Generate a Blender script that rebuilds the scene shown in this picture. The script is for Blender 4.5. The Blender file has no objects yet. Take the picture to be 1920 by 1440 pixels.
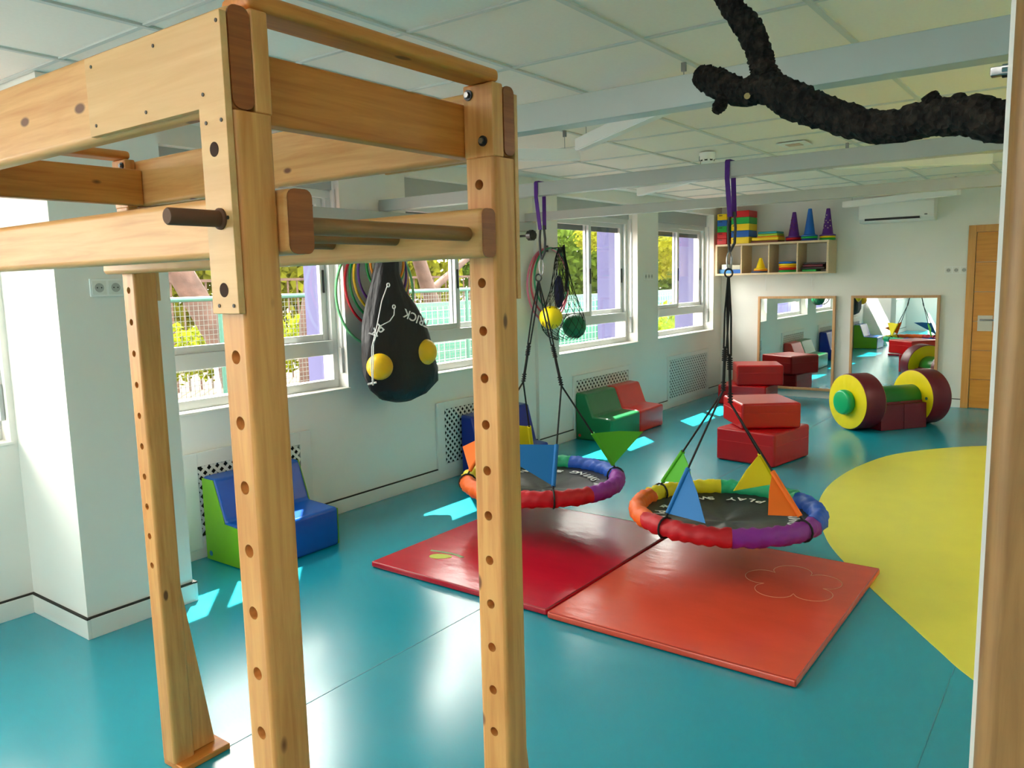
import bpy, bmesh, math, random
from mathutils import Vector, Matrix

random.seed(7)
S = bpy.context.scene
COL = S.collection
PI = math.pi

# ------------------------------------------------------------------ camera
cam_d = bpy.data.cameras.new('camera')
cam = bpy.data.objects.new('camera', cam_d)
COL.objects.link(cam)
yaw, pitch, roll = math.radians(-36.696), math.radians(-7.474), math.radians(-1.329)
fw = Vector((math.sin(yaw) * math.cos(pitch), math.cos(yaw) * math.cos(pitch), math.sin(pitch)))
rt = Vector((math.cos(yaw), -math.sin(yaw), 0))
up = rt.cross(fw)
r2 = math.cos(roll) * rt + math.sin(roll) * up
u2 = -math.sin(roll) * rt + math.cos(roll) * up
cam.matrix_world = Matrix((
    (r2.x, u2.x, -fw.x, 0.0), (r2.y, u2.y, -fw.y, 0.0), (r2.z, u2.z, -fw.z, 1.62), (0, 0, 0, 1)))
cam_d.sensor_width = 36
cam_d.lens = 1486.57 * 36 / 1920
cam_d.clip_start = 0.02
S.camera = cam

# ------------------------------------------------------------------ world, sun, exposure
W = bpy.data.worlds.new('sky'); S.world = W; W.use_nodes = True
bg = W.node_tree.nodes['Background']
bg.inputs[0].default_value = (1.0, 0.915, 0.845, 1)
bg.inputs[1].default_value = 4.2
sun_d = bpy.data.lights.new('sun', 'SUN'); sun_d.energy = 8.0; sun_d.angle = 0.01
sun_d.color = (1.0, 0.95, 0.86)
sun = bpy.data.objects.new('sun', sun_d); COL.objects.link(sun)
sun.rotation_euler = Vector((0.50, -0.46, -1.0)).to_track_quat('-Z', 'Y').to_euler()
sun.location = (-8, 8, 10)

def portal(y0, y1, z0, z1, x=None, yy=None, rot=None, name='window_portal'):
    d = bpy.data.lights.new(name, 'AREA'); d.shape = 'RECTANGLE'
    d.cycles.is_portal = True
    o = bpy.data.objects.new(name, d); COL.objects.link(o)
    d.size = y1 - y0; d.size_y = z1 - z0
    if x is not None:
        o.location = (x, (y0 + y1) / 2, (z0 + z1) / 2)
        o.rotation_euler = Vector((1, 0, 0)).to_track_quat('-Z', 'Y').to_euler()
        o.rotation_euler = (PI / 2, 0, -PI / 2)
    else:
        o.location = ((y0 + y1) / 2, yy, (z0 + z1) / 2)
        o.rotation_euler = (PI / 2, 0, 0) if rot is None else rot
    return o
WINS = [(-2.2, -0.7), (0.0, 1.605), (2.22, 3.80), (4.45, 5.83), (6.49, 8.13), (8.65, 10.32)]
for (a, b) in WINS:
    portal(a, b, 0.89, 2.42, x=-4.60)
portal(-3.6, -2.6, 0.9, 2.4, yy=-2.95, rot=(-PI / 2, 0, PI))

S.view_settings.view_transform = 'Standard'
S.view_settings.look = 'None'
S.view_settings.exposure = 2.15
S.view_settings.gamma = 1.0
S.view_settings.use_curve_mapping = False
cy = S.cycles
cy.use_denoising = True
cy.max_bounces = 10; cy.diffuse_bounces = 6; cy.glossy_bounces = 5; cy.transmission_bounces = 4; cy.transparent_max_bounces = 12
cy.sample_clamp_indirect = 8.0
cy.caustics_reflective = False; cy.caustics_refractive = False
cy.blur_glossy = 1.0

# ------------------------------------------------------------------ helpers
def lin(c):
    def f(x):
        x /= 255.0
        return x / 12.92 if x <= 0.04045 else ((x + 0.055) / 1.055) ** 2.4
    return (f(c[0]), f(c[1]), f(c[2]), 1.0)

MATS = {}
def mat(name, rgb, rough=0.5, metal=0.0, vary=0.0, scale=6.0, bump=0.0, bscale=40.0, spec=0.5, coat=0.0, stretch=None):
    if name in MATS:
        return MATS[name]
    m = bpy.data.materials.new(name); m.use_nodes = True
    nt = m.node_tree; b = nt.nodes['Principled BSDF']
    b.inputs['Base Color'].default_value = lin(rgb)
    b.inputs['Roughness'].default_value = rough
    b.inputs['Metallic'].default_value = metal
    b.inputs['Specular IOR Level'].default_value = spec
    b.inputs['Coat Weight'].default_value = coat
    tc = nt.nodes.new('ShaderNodeTexCoord')
    src = tc.outputs['Object']
    if stretch:
        mp = nt.nodes.new('ShaderNodeMapping'); mp.inputs['Scale'].default_value = stretch
        nt.links.new(src, mp.inputs['Vector']); src = mp.outputs['Vector']
    if vary > 0:
        n = nt.nodes.new('ShaderNodeTexNoise'); n.inputs['Scale'].default_value = scale; n.inputs['Detail'].default_value = 5
        nt.links.new(src, n.inputs['Vector'])
        r = nt.nodes.new('ShaderNodeValToRGB')
        c = lin(rgb)
        r.color_ramp.elements[0].position = 0.3; r.color_ramp.elements[1].position = 0.7
        r.color_ramp.elements[0].color = tuple(x * (1 - vary) for x in c[:3]) + (1,)
        r.color_ramp.elements[1].color = tuple(min(1, x * (1 + vary)) for x in c[:3]) + (1,)
        nt.links.new(n.outputs['Fac'], r.inputs['Fac'])
        nt.links.new(r.outputs['Color'], b.inputs['Base Color'])
    if bump > 0:
        n2 = nt.nodes.new('ShaderNodeTexNoise'); n2.inputs['Scale'].default_value = bscale; n2.inputs['Detail'].default_value = 3
        nt.links.new(src, n2.inputs['Vector'])
        bp = nt.nodes.new('ShaderNodeBump'); bp.inputs['Strength'].default_value = bump; bp.inputs['Distance'].default_value = 0.02
        nt.links.new(n2.outputs['Fac'], bp.inputs['Height'])
        nt.links.new(bp.outputs['Normal'], b.inputs['Normal'])
    MATS[name] = m
    return m

def wood(name, light, dark, axis='z', knots=True, rough=0.42, fine=1.0):
    if name in MATS:
        return MATS[name]
    m = bpy.data.materials.new(name); m.use_nodes = True
    nt = m.node_tree; L = nt.links; N = nt.nodes
    b = N['Principled BSDF']; b.inputs['Roughness'].default_value = rough
    tc = N.new('ShaderNodeTexCoord'); oi = N.new('ShaderNodeObjectInfo')
    add = N.new('ShaderNodeVectorMath'); add.operation = 'ADD'
    sc = N.new('ShaderNodeMath'); sc.operation = 'MULTIPLY'; sc.inputs[1].default_value = 7.3
    L.new(oi.outputs['Random'], sc.inputs[0]); L.new(tc.outputs['Object'], add.inputs[0]); L.new(sc.outputs[0], add.inputs[1])
    mp = N.new('ShaderNodeMapping')
    s = {'x': (2.0, 34, 34), 'y': (34, 2.0, 34), 'z': (34, 34, 2.0)}[axis]
    mp.inputs['Scale'].default_value = tuple(q * fine for q in s)
    L.new(add.outputs[0], mp.inputs['Vector'])
    n = N.new('ShaderNodeTexNoise'); n.inputs['Scale'].default_value = 1.6; n.inputs['Detail'].default_value = 7; n.inputs['Roughness'].default_value = 0.62; n.inputs['Distortion'].default_value = 0.5
    L.new(mp.outputs['Vector'], n.inputs['Vector'])
    r = N.new('ShaderNodeValToRGB')
    r.color_ramp.elements[0].position = 0.28; r.color_ramp.elements[0].color = lin(dark)
    r.color_ramp.elements[1].position = 0.62; r.color_ramp.elements[1].color = lin(light)
    L.new(n.outputs['Fac'], r.inputs['Fac'])
    out = r.outputs['Color']
    if knots:
        mk = N.new('ShaderNodeMapping')
        ks = {'x': (5, 11, 11), 'y': (11, 5, 11), 'z': (11, 11, 5)}[axis]
        mk.inputs['Scale'].default_value = ks
        L.new(add.outputs[0], mk.inputs['Vector'])
        v = N.new('ShaderNodeTexVoronoi'); v.inputs['Scale'].default_value = 1.0
        L.new(mk.outputs['Vector'], v.inputs['Vector'])
        kr = N.new('ShaderNodeValToRGB')
        kr.color_ramp.elements[0].position = 0.07; kr.color_ramp.elements[0].color = (1, 1, 1, 1)
        kr.color_ramp.elements[1].position = 0.11; kr.color_ramp.elements[1].color = (0, 0, 0, 1)
        L.new(v.outputs['Distance'], kr.inputs['Fac'])
        mx = N.new('ShaderNodeMix'); mx.data_type = 'RGBA'
        L.new(kr.outputs['Color'], mx.inputs[0]); L.new(out, mx.inputs[6]); mx.inputs[7].default_value = lin((112, 60, 24))
        out = mx.outputs[2]
    L.new(out, b.inputs['Base Color'])
    MATS[name] = m
    return m

def glass_mat():
    m = bpy.data.materials.new('window_glass'); m.use_nodes = True
    nt = m.node_tree; nt.nodes.clear()
    o = nt.nodes.new('ShaderNodeOutputMaterial'); mx = nt.nodes.new('ShaderNodeMixShader')
    t = nt.nodes.new('ShaderNodeBsdfTransparent'); g = nt.nodes.new('ShaderNodeBsdfGlossy')
    t.inputs[0].default_value = (0.93, 0.96, 0.95, 1); g.inputs['Roughness'].default_value = 0.02
    lw = nt.nodes.new('ShaderNodeLayerWeight'); lw.inputs[0].default_value = 0.5
    pw = nt.nodes.new('ShaderNodeMath'); pw.operation = 'POWER'; pw.inputs[1].default_value = 4.0
    ml = nt.nodes.new('ShaderNodeMath'); ml.operation = 'MULTIPLY_ADD'; ml.inputs[1].default_value = 0.45; ml.inputs[2].default_value = 0.03
    nt.links.new(lw.outputs['Facing'], pw.inputs[0]); nt.links.new(pw.outputs[0], ml.inputs[0]); nt.links.new(ml.outputs[0], mx.inputs[0])
    nt.links.new(t.outputs[0], mx.inputs[1]); nt.links.new(g.outputs[0], mx.inputs[2])
    nt.links.new(mx.outputs[0], o.inputs[0])
    return m
GLASS = glass_mat()

class MB:
    def __init__(s): s.v = []; s.f = []
    def add(s, vs, fs):
        b = len(s.v); s.v += [tuple(p) for p in vs]; s.f += [tuple(i + b for i in q) for q in fs]; return s
    def box(s, x0, x1, y0, y1, z0, z1):
        return s.add([(x0, y0, z0), (x1, y0, z0), (x1, y1, z0), (x0, y1, z0), (x0, y0, z1), (x1, y0, z1), (x1, y1, z1), (x0, y1, z1)],
                     [(3, 2, 1, 0), (4, 5, 6, 7), (0, 1, 5, 4), (1, 2, 6, 5), (2, 3, 7, 6), (3, 0, 4, 7)])
    def obox(s, c, sx, sy, z0, z1, rot):
        a = len(s.v); s.box(-sx / 2, sx / 2, -sy / 2, sy / 2, z0, z1)
        cs, sn = math.cos(rot), math.sin(rot)
        for i in range(a, len(s.v)):
            x, y, z = s.v[i]; s.v[i] = (c[0] + x * cs - y * sn, c[1] + x * sn + y * cs, z)
        return s
    def beam(s, p, q, w, h, upv=(0, 0, 1)):
        p = Vector(p); q = Vector(q); d = (q - p).normalized(); side = d.cross(Vector(upv))
        if side.length < 1e-4: side = d.cross(Vector((0, 1, 0)))
        side.normalize(); u = side.cross(d)
        vs = []
        for c in (p, q):
            for (a, b) in ((-1, -1), (1, -1), (1, 1), (-1, 1)):
                vs.append(c + side * (a * w / 2) + u * (b * h / 2))
        return s.add(vs, [(3, 2, 1, 0), (4, 5, 6, 7), (0, 1, 5, 4), (1, 2, 6, 5), (2, 3, 7, 6), (3, 0, 4, 7)])
    def prism(s, poly, axis, a0, a1):
        def P(p, a):
            return {'x': (a, p[0], p[1]), 'y': (p[0], a, p[1]), 'z': (p[0], p[1], a)}[axis]
        n = len(poly)
        return s.add([P(p, a0) for p in poly] + [P(p, a1) for p in poly],
                     [tuple(range(n))[::-1], tuple(range(n, 2 * n))] + [(i, (i + 1) % n, n + (i + 1) % n, n + i) for i in range(n)])
    def tube(s, pts, r, n=8, closed=False, radii=None, squash=None):
        pts = [Vector(p) for p in pts]; m = len(pts); rings = []
        prev = None
        for i in range(m):
            if closed: d = pts[(i + 1) % m] - pts[i - 1]
            else: d = pts[min(i + 1, m - 1)] - pts[max(i - 1, 0)]
            d.normalize()
            if prev is None:
                a = Vector((0, 0, 1)) if abs(d.z) < 0.9 else Vector((1, 0, 0))
                u = (a - d * a.dot(d)).normalized()
            else:
                u = (prev - d * prev.dot(d)).normalized()
            prev = u; w = d.cross(u); rr = radii[i] if radii else r
            k1, k2 = squash if squash else (1, 1)
            rings.append([pts[i] + u * (rr * k1 * math.cos(2 * PI * j / n)) + w * (rr * k2 * math.sin(2 * PI * j / n)) for j in range(n)])
        vs = [p for g in rings for p in g]; fs = []
        for i in range(m if closed else m - 1):
            a, b = i * n, ((i + 1) % m) * n
            for j in range(n):
                fs.append((a + j, a + (j + 1) % n, b + (j + 1) % n, b + j))
        if not closed:
            fs.append(tuple(range(n))[::-1]); fs.append(tuple(range((m - 1) * n, m * n)))
        return s.add(vs, fs)
    def lathe(s, prof, c=(0, 0, 0), n=24, axis=(0, 0, 1), wob=None):
        ax = Vector(axis).normalized(); a = Vector((1, 0, 0)) if abs(ax.x) < 0.9 else Vector((0, 1, 0))
        u = (a - ax * a.dot(ax)).normalized(); w = ax.cross(u); c = Vector(c)
        vs = []; fs = []
        for (r, h) in prof:
            for j in range(n):
                t = 2 * PI * j / n; k = r * (wob(t, h) if wob else 1)
                vs.append(c + ax * h + u * (k * math.cos(t)) + w * (k * math.sin(t)))
        for i in range(len(prof) - 1):
            for j in range(n):
                fs.append((i * n + j, i * n + (j + 1) % n, (i + 1) * n + (j + 1) % n, (i + 1) * n + j))
        fs.append(tuple(range(n))[::-1]); fs.append(tuple(range((len(prof) - 1) * n, len(prof) * n)))
        return s.add(vs, fs)
    def ball(s, c, r, n=20, sq=(1, 1, 1)):
        a = len(s.v)
        prof = [(max(1e-4, r * math.sin(PI * i / (n // 2))), -r * math.cos(PI * i / (n // 2))) for i in range(n // 2 + 1)]
        s.lathe(prof, (0, 0, 0), n)
        for i in range(a, len(s.v)):
            x, y, z = s.v[i]; s.v[i] = (c[0] + x * sq[0], c[1] + y * sq[1], c[2] + z * sq[2])
        return s

WORLD = {}
def wloc(o): return WORLD[o.name]
def finish_mesh(name, mb, material, bevel=0.0, seg=2, smooth=False, ang=40):
    xs = [p[0] for p in mb.v]; ys = [p[1] for p in mb.v]; zs = [p[2] for p in mb.v]
    o = Vector(((min(xs) + max(xs)) / 2, (min(ys) + max(ys)) / 2, min(zs)))
    me = bpy.data.meshes.new(name)
    me.from_pydata([(p[0] - o.x, p[1] - o.y, p[2] - o.z) for p in mb.v], [], mb.f)
    bm = bmesh.new(); bm.from_mesh(me)
    bmesh.ops.recalc_face_normals(bm, faces=bm.faces)
    if bevel > 0:
        ed = [e for e in bm.edges if len(e.link_faces) == 2 and e.calc_face_angle(0) > 0.5]
        bmesh.ops.bevel(bm, geom=ed, offset=bevel, segments=seg, affect='EDGES', profile=0.5, clamp_overlap=True)
    wn = None
    if bevel > 0:
        bm.verts.ensure_lookup_table(); wn = []
        for v in bm.verts:
            nv = Vector((0, 0, 0))
            for f in v.link_faces: nv += f.normal * f.calc_area()
            wn.append(nv.normalized() if nv.length > 1e-12 else Vector((0, 0, 1)))
    bm.to_mesh(me); bm.free()
    if wn:
        for p in me.polygons: p.use_smooth = True
        me.normals_split_custom_set_from_vertices(wn)
    elif smooth:
        for p in me.polygons: p.use_smooth = True
        me.set_sharp_from_angle(angle=math.radians(ang))
    me.materials.append(material)
    return me, o

def tag(o, label=None, cat=None, group=None, kind=None):
    if label: o['label'] = label
    if cat: o['category'] = cat
    if group: o['group'] = group
    if kind: o['kind'] = kind
    return o

def obj(name, mb, material, parent=None, bevel=0.0, seg=2, smooth=False, ang=40, label=None, cat=None, group=None, kind=None):
    me, o = finish_mesh(name, mb, material, bevel, seg, smooth or bevel > 0, ang)
    ob = bpy.data.objects.new(name, me); COL.objects.link(ob)
    WORLD[ob.name] = o.copy()
    if parent is not None:
        ob.parent = parent; ob.location = o - wloc(parent)
    else:
        ob.location = o
    return tag(ob, label, cat, group, kind)

def inst(name, me, pos, parent=None):
    ob = bpy.data.objects.new(name, me); COL.objects.link(ob)
    pos = Vector(pos); WORLD[ob.name] = pos.copy()
    if parent is not None:
        ob.parent = parent; ob.location = pos - wloc(parent)
    else:
        ob.location = pos
    return ob

def thing(name, label, cat, loc, group=None, kind=None):
    e = bpy.data.objects.new(name, None); COL.objects.link(e); e.empty_display_size = 0.1
    e.location = loc; WORLD[e.name] = Vector(loc)
    return tag(e, label, cat, group, kind)

def B(*a): return MB().box(*a)
def rrect(y0, y1, z0, z1, r, n=4):
    P = []
    for (cy_, cz_, a0) in ((y1 - r, z0 + r, -PI / 2), (y1 - r, z1 - r, 0), (y0 + r, z1 - r, PI / 2), (y0 + r, z0 + r, PI)):
        for k in range(n + 1):
            a = a0 + PI / 2 * k / n; P.append((cy_ + r * math.cos(a), cz_ + r * math.sin(a)))
    return P

def text_obj(name, txt, size, M, material, parent, depth=0.0008, align='CENTER'):
    c = bpy.data.curves.new(name, 'FONT'); c.body = txt; c.size = size; c.extrude = depth; c.align_x = align; c.align_y = 'CENTER'
    c.resolution_u = 3; c.offset = size * 0.012
    t = bpy.data.objects.new(name, c); COL.objects.link(t)
    dg = bpy.context.evaluated_depsgraph_get()
    me = bpy.data.meshes.new_from_object(t.evaluated_get(dg))
    COL.objects.unlink(t); bpy.data.objects.remove(t)
    me.transform(M); me.materials.clear(); me.materials.append(material)
    mb = MB(); mb.v = [tuple(v.co) for v in me.vertices]; mb.f = [tuple(p.vertices) for p in me.polygons]
    bpy.data.meshes.remove(me)
    return mb

# ------------------------------------------------------------------ materials
M_wall = mat('wall_paint', (232, 231, 225), 0.75, vary=0.02, scale=2)
M_ceil = mat('ceiling_tile_white', (242, 234, 226), 0.85, vary=0.015, scale=60)
M_cbar = mat('ceiling_bar_white', (205, 208, 205), 0.5)
M_plast = mat('ceiling_plaster', (224, 228, 225), 0.85)
M_base = mat('baseboard_white', (226, 226, 220), 0.45)
M_joint = mat('baseboard_joint', (45, 42, 36), 0.8)
M_alu = mat('window_aluminium', (214, 217, 216), 0.35, metal=0.15)
M_shut = mat('shutter_grey', (178, 182, 182), 0.6)
M_dslat = mat('shutter_slat', (120, 126, 130), 0.5)
M_white = mat('white_plastic', (236, 238, 236), 0.35)
M_black = mat('black_plastic', (18, 18, 20), 0.4)
M_dark = mat('shade_black', (16, 16, 17), 0.9)  # near-black that paints shade in the radiator recesses
M_steel = mat('beam_painted_steel', (184, 185, 181), 0.32, vary=0.02)
M_metal = mat('bright_metal', (150, 152, 155), 0.28, metal=1.0)
M_dmetal = mat('dark_metal', (70, 72, 76), 0.35, metal=1.0)
M_lav = mat('lavender_paint', (74, 74, 112), 0.8)
M_lat = mat('lattice_white', (226, 228, 224), 0.5)
M_red = mat('red_vinyl', (176, 0, 10), 0.3, vary=0.06, scale=5, bump=0.05, bscale=9)
M_maroon = mat('maroon_vinyl', (100, 6, 32), 0.38, vary=0.06, scale=5, bump=0.06, bscale=12)
M_yel = mat('yellow_vinyl', (240, 216, 14), 0.35, vary=0.03, bump=0.10, bscale=16)
M_green = mat('green_vinyl', (10, 112, 62), 0.3, vary=0.05, bump=0.04, bscale=8)
M_tgreen = mat('tube_green_vinyl', (8, 110, 34), 0.35, vary=0.05, bump=0.04, bscale=8)
M_hgreen = mat('hub_green_vinyl', (14, 168, 100), 0.35)
M_coral = mat('coral_red_vinyl', (206, 40, 30), 0.3, vary=0.05, bump=0.05, bscale=8)
M_lime = mat('lime_vinyl', (112, 178, 20), 0.35, vary=0.05)
M_blue = mat('blue_vinyl', (8, 82, 176), 0.25, vary=0.05, bump=0.04, bscale=8)
M_navy = mat('navy_vinyl', (10, 40, 140), 0.3, vary=0.05)
M_matr = mat('crimson_mat_vinyl', (190, 18, 42), 0.2, vary=0.05, scale=3, bump=0.10, bscale=7, stretch=(1, 2.2, 1))
M_mato = mat('orange_red_mat_vinyl', (216, 78, 54), 0.22, vary=0.05, scale=3, bump=0.10, bscale=7, stretch=(1, 2.2, 1))
W_post = wood('pine_upright', (224, 162, 92), (200, 128, 60), 'z')
W_railx = wood('pine_rail_across', (226, 170, 104), (206, 140, 72), 'x')
W_raily = wood('pine_rail_shaded', (216, 140, 62), (188, 106, 38), 'y')  # deeper copy of the rail pine, shade put into its colour
W_end = wood('pine_end_grain', (160, 88, 38), (128, 64, 24), 'y', knots=False, fine=2.0)
W_plate = wood('birch_plate', (222, 176, 116), (208, 156, 94), 'x', knots=False, fine=0.6)
W_platez = wood('birch_plate_upright', (222, 176, 116), (208, 156, 94), 'z', knots=False, fine=0.6)
W_dowel = wood('dark_dowel', (158, 110, 64), (120, 78, 40), 'y', knots=False)
W_shelf = wood('oak_shelf', (216, 194, 158), (198, 172, 132), 'x', knots=False)
W_frame = wood('mirror_oak', (206, 160, 112), (188, 140, 92), 'z', knots=False)
W_door = wood('door_oak', (222, 150, 60), (204, 130, 44), 'x', knots=False, fine=0.5)
W_doorf = wood('door_frame_oak', (220, 158, 84), (204, 140, 66), 'z', knots=False, fine=0.5)
W_col = wood('pale_column_wood', (158, 116, 68), (122, 86, 46), 'z', knots=False)

# ------------------------------------------------------------------ setting: floor
def floor_mat():
    m = bpy.data.materials.new('teal_vinyl_floor'); m.use_nodes = True
    nt = m.node_tree; L = nt.links; N = nt.nodes; b = N['Principled BSDF']
    tc = N.new('ShaderNodeTexCoord')
    n = N.new('ShaderNodeTexNoise'); n.inputs['Scale'].default_value = 1.6; n.inputs['Detail'].default_value = 4; n.inputs['Roughness'].default_value = 0.5
    L.new(tc.outputs['Object'], n.inputs['Vector'])
    r = N.new('ShaderNodeValToRGB')
    r.color_ramp.elements[0].position = 0.3; r.color_ramp.elements[0].color = lin((0, 146, 166))
    r.color_ramp.elements[1].position = 0.72; r.color_ramp.elements[1].color = lin((2, 152, 172))
    L.new(n.outputs['Fac'], r.inputs['Fac']); L.new(r.outputs['Color'], b.inputs['Base Color'])
    n2 = N.new('ShaderNodeTexNoise'); n2.inputs['Scale'].default_value = 2; n2.inputs['Detail'].default_value = 4; n2.inputs['Roughness'].default_value = 0.6
    L.new(tc.outputs['Object'], n2.inputs['Vector'])
    mr = N.new('ShaderNodeMapRange'); mr.inputs[1].default_value = 0.3; mr.inputs[2].default_value = 0.7; mr.inputs[3].default_value = 0.205; mr.inputs[4].default_value = 0.245
    L.new(n2.outputs['Fac'], mr.inputs[0]); L.new(mr.outputs[0], b.inputs['Roughness'])
    b.inputs['Specular IOR Level'].default_value = 1.0
    return m
M_floor = floor_mat()
M_fyel = mat('yellow_green_vinyl_floor', (224, 220, 82), 0.32, vary=0.03, scale=4, spec=0.5)
floor = obj('floor', B(-4.6, 2.4, -3.0, 10.9, -0.12, 0.0), M_floor, label='teal vinyl floor of the playroom', cat='floor', kind='structure')
ctrl = [(-0.763, 8.376), (-1.339, 7.72), (-1.55, 7.06), (-1.61, 6.29), (-1.517, 5.576), (-1.319, 5.006), (-1.148, 4.654), (-0.847, 4.19), (-0.646, 3.9), (-0.477, 3.66), (-0.325, 3.46),
        (0.1, 3.02), (0.8, 2.75), (1.5, 3.1), (1.9, 4.2), (1.95, 5.8), (1.6, 7.4), (0.9, 8.3), (0.0, 8.62)]
pts = []
for i in range(len(ctrl)):
    p0, p1, p2, p3 = [Vector(ctrl[(i + k) % len(ctrl)]) for k in (-1, 0, 1, 2)]
    for j in range(5):
        t = j / 5
        pts.append(tuple(0.5 * ((2 * p1) + (p2 - p0) * t + (2 * p0 - 5 * p1 + 4 * p2 - p3) * t * t + (3 * p1 - p0 - 3 * p2 + p3) * t ** 3)))
obj('floor_inlay', MB().prism(pts, 'z', 0.0, 0.0015), M_fyel, floor, label='yellow-green rounded vinyl inlay')
M_seam = mat('floor_seam', (0, 130, 148), 0.5)
for x in (-2.4, -0.4, 1.6):
    obj('seam', B(x - 0.002, x + 0.002, -2.6, 10.5, 0.0, 0.0006), M_seam, floor)

# ------------------------------------------------------------------ setting: walls
HEAD = 2.42; CZ = 2.55
wl = MB()
ys = [-2.9] + [v for w in WINS for v in w] + [10.8]
wl.box(-4.54, -4.285, -2.9, 6.13, -0.1, 0.885); wl.box(-4.54, -4.25, 6.13, 10.8, -0.1, 0.885)
wl.box(-4.54, -4.285, -2.9, 6.13, HEAD, 2.75); wl.box(-4.54, -4.25, 6.13, 10.8, HEAD, 2.75)
for i in range(0, len(ys), 2):
    a, b = ys[i], ys[i + 1]
    if a < 6.13 < b:
        wl.box(-4.54, -4.285, a, 6.13, 0.885, HEAD); wl.box(-4.54, -4.25, 6.13, b, 0.885, HEAD)
    else:
        wl.box(-4.54, -4.285 if b < 6.2 else -4.25, a, b, 0.885, HEAD)
obj('wall_left', wl, M_wall, label='white window wall with deep window niches', cat='wall', kind='structure')
obj('wall_back', B(-4.54, 2.5, 10.6, 10.8, -0.1, 2.75), M_wall, label='white end wall with mirrors and door', cat='wall', kind='structure')
obj('wall_right', B(2.2, 2.4, -2.9, 10.6, -0.1, 2.75), M_wall, label='plain white long wall opposite the windows', cat='wall', kind='structure')
wr = MB()
wr.box(-4.285, 2.2, -2.9, -2.7, -0.1, 0.9); wr.box(-4.285, 2.2, -2.9, -2.7, 2.4, 2.75)
wr.box(-4.285, -3.6, -2.9, -2.7, 0.9, 2.4); wr.box(-2.6, 2.2, -2.9, -2.7, 0.9, 2.4)
obj('wall_rear', wr, M_wall, label='white rear wall with a glazed opening added for daylight', cat='wall', kind='structure')
wg = thing('window_7', 'white framed glazing added in the unseen rear wall for daylight', 'window', (-3.1, -2.8, 0.9), kind='structure')  # unseen glazing added to bring more light into the room
for k in range(2):
    x = -3.6 + k
    obj('mullion', B(x - 0.025, x + 0.025, -2.83, -2.77, 0.9, 2.4), M_alu, wg)
for k in range(1):
    x = -3.6 + k
    obj('pane', B(x + 0.025, x + 0.975, -2.803, -2.797, 0.9, 2.4), GLASS, wg)
pil = obj('wall_pillar', B(-4.285, -3.72, 1.635, 2.17, 0.0, CZ), M_wall, label='square white pillar standing out from the window wall', cat='pillar', kind='structure')

# baseboards with the dark joint above them
def base(name, segs, label):
    root = None
    for (x0, x1, y0, y1) in segs:
        if root is None:
            root = obj(name, B(x0, x1, y0, y1, 0.0, 0.095), M_base, bevel=0.002, label=label, cat='baseboard', kind='structure')
        else:
            obj('baseboard_length', B(x0, x1, y0, y1, 0.0, 0.095), M_base, root, bevel=0.002)
    for (x0, x1, y0, y1) in segs:
        obj('joint', B(x0, x1 - 0.004 if x1 - x0 < 0.05 else x1, y0, y1, 0.095, 0.103), M_joint, root)
base('baseboard_left', [(-4.285, -4.268, -2.7, 1.64), (-4.285, -4.268, 2.17, 6.13), (-4.25, -4.233, 6.13, 10.6)], 'white skirting along the window wall')
base('baseboard_pillar', [(-4.285, -3.703, 1.623, 1.64), (-3.72, -3.703, 1.64, 2.17), (-4.285, -3.703, 2.17, 2.187)], 'white skirting around the square pillar')
base('baseboard_back', [(-4.25, -1.285, 10.583, 10.6), (-0.215, 2.2, 10.583, 10.6)], 'white skirting along the end wall')

# ------------------------------------------------------------------ setting: ceiling
ceil = obj('ceiling', B(-4.54, 2.4, -2.9, 10.8, 2.566, 2.7), M_plast, label='suspended tile ceiling with white bars', cat='ceiling', kind='structure')
obj('ceiling_border', B(-4.285, -4.10, -2.7, 10.6, CZ - 0.002, 2.566), M_plast, ceil)
GX = [-2.164 + 0.645 * k for k in range(-3, 7)]; GY = [2.286 + 0.668 * k for k in range(-7, 13)]
tile_me, _ = finish_mesh('ceiling_tile', B(-0.311, 0.311, -0.322, 0.322, 0, 0.012), M_ceil)
GX2 = GX + [GX[-1] + 0.645]; GY2 = [GY[0] - 0.668] + GY + [GY[-1] + 0.668]
for x in GX:
    if x < 1.8:
        for y in GY:
            if y < 10.0: inst('ceiling_tile', tile_me, (x + 0.3225, y + 0.334, CZ + 0.003), ceil)
for x in GX:
    obj('ceiling_bar', B(x - 0.012, x + 0.012, -2.7, 10.6, CZ - 0.006, CZ + 0.006), M_cbar, ceil)
for y in GY:
    obj('ceiling_cross_bar', B(-4.10, 2.2, y - 0.010, y + 0.010, CZ - 0.004, CZ + 0.006), M_cbar, ceil)

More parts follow.
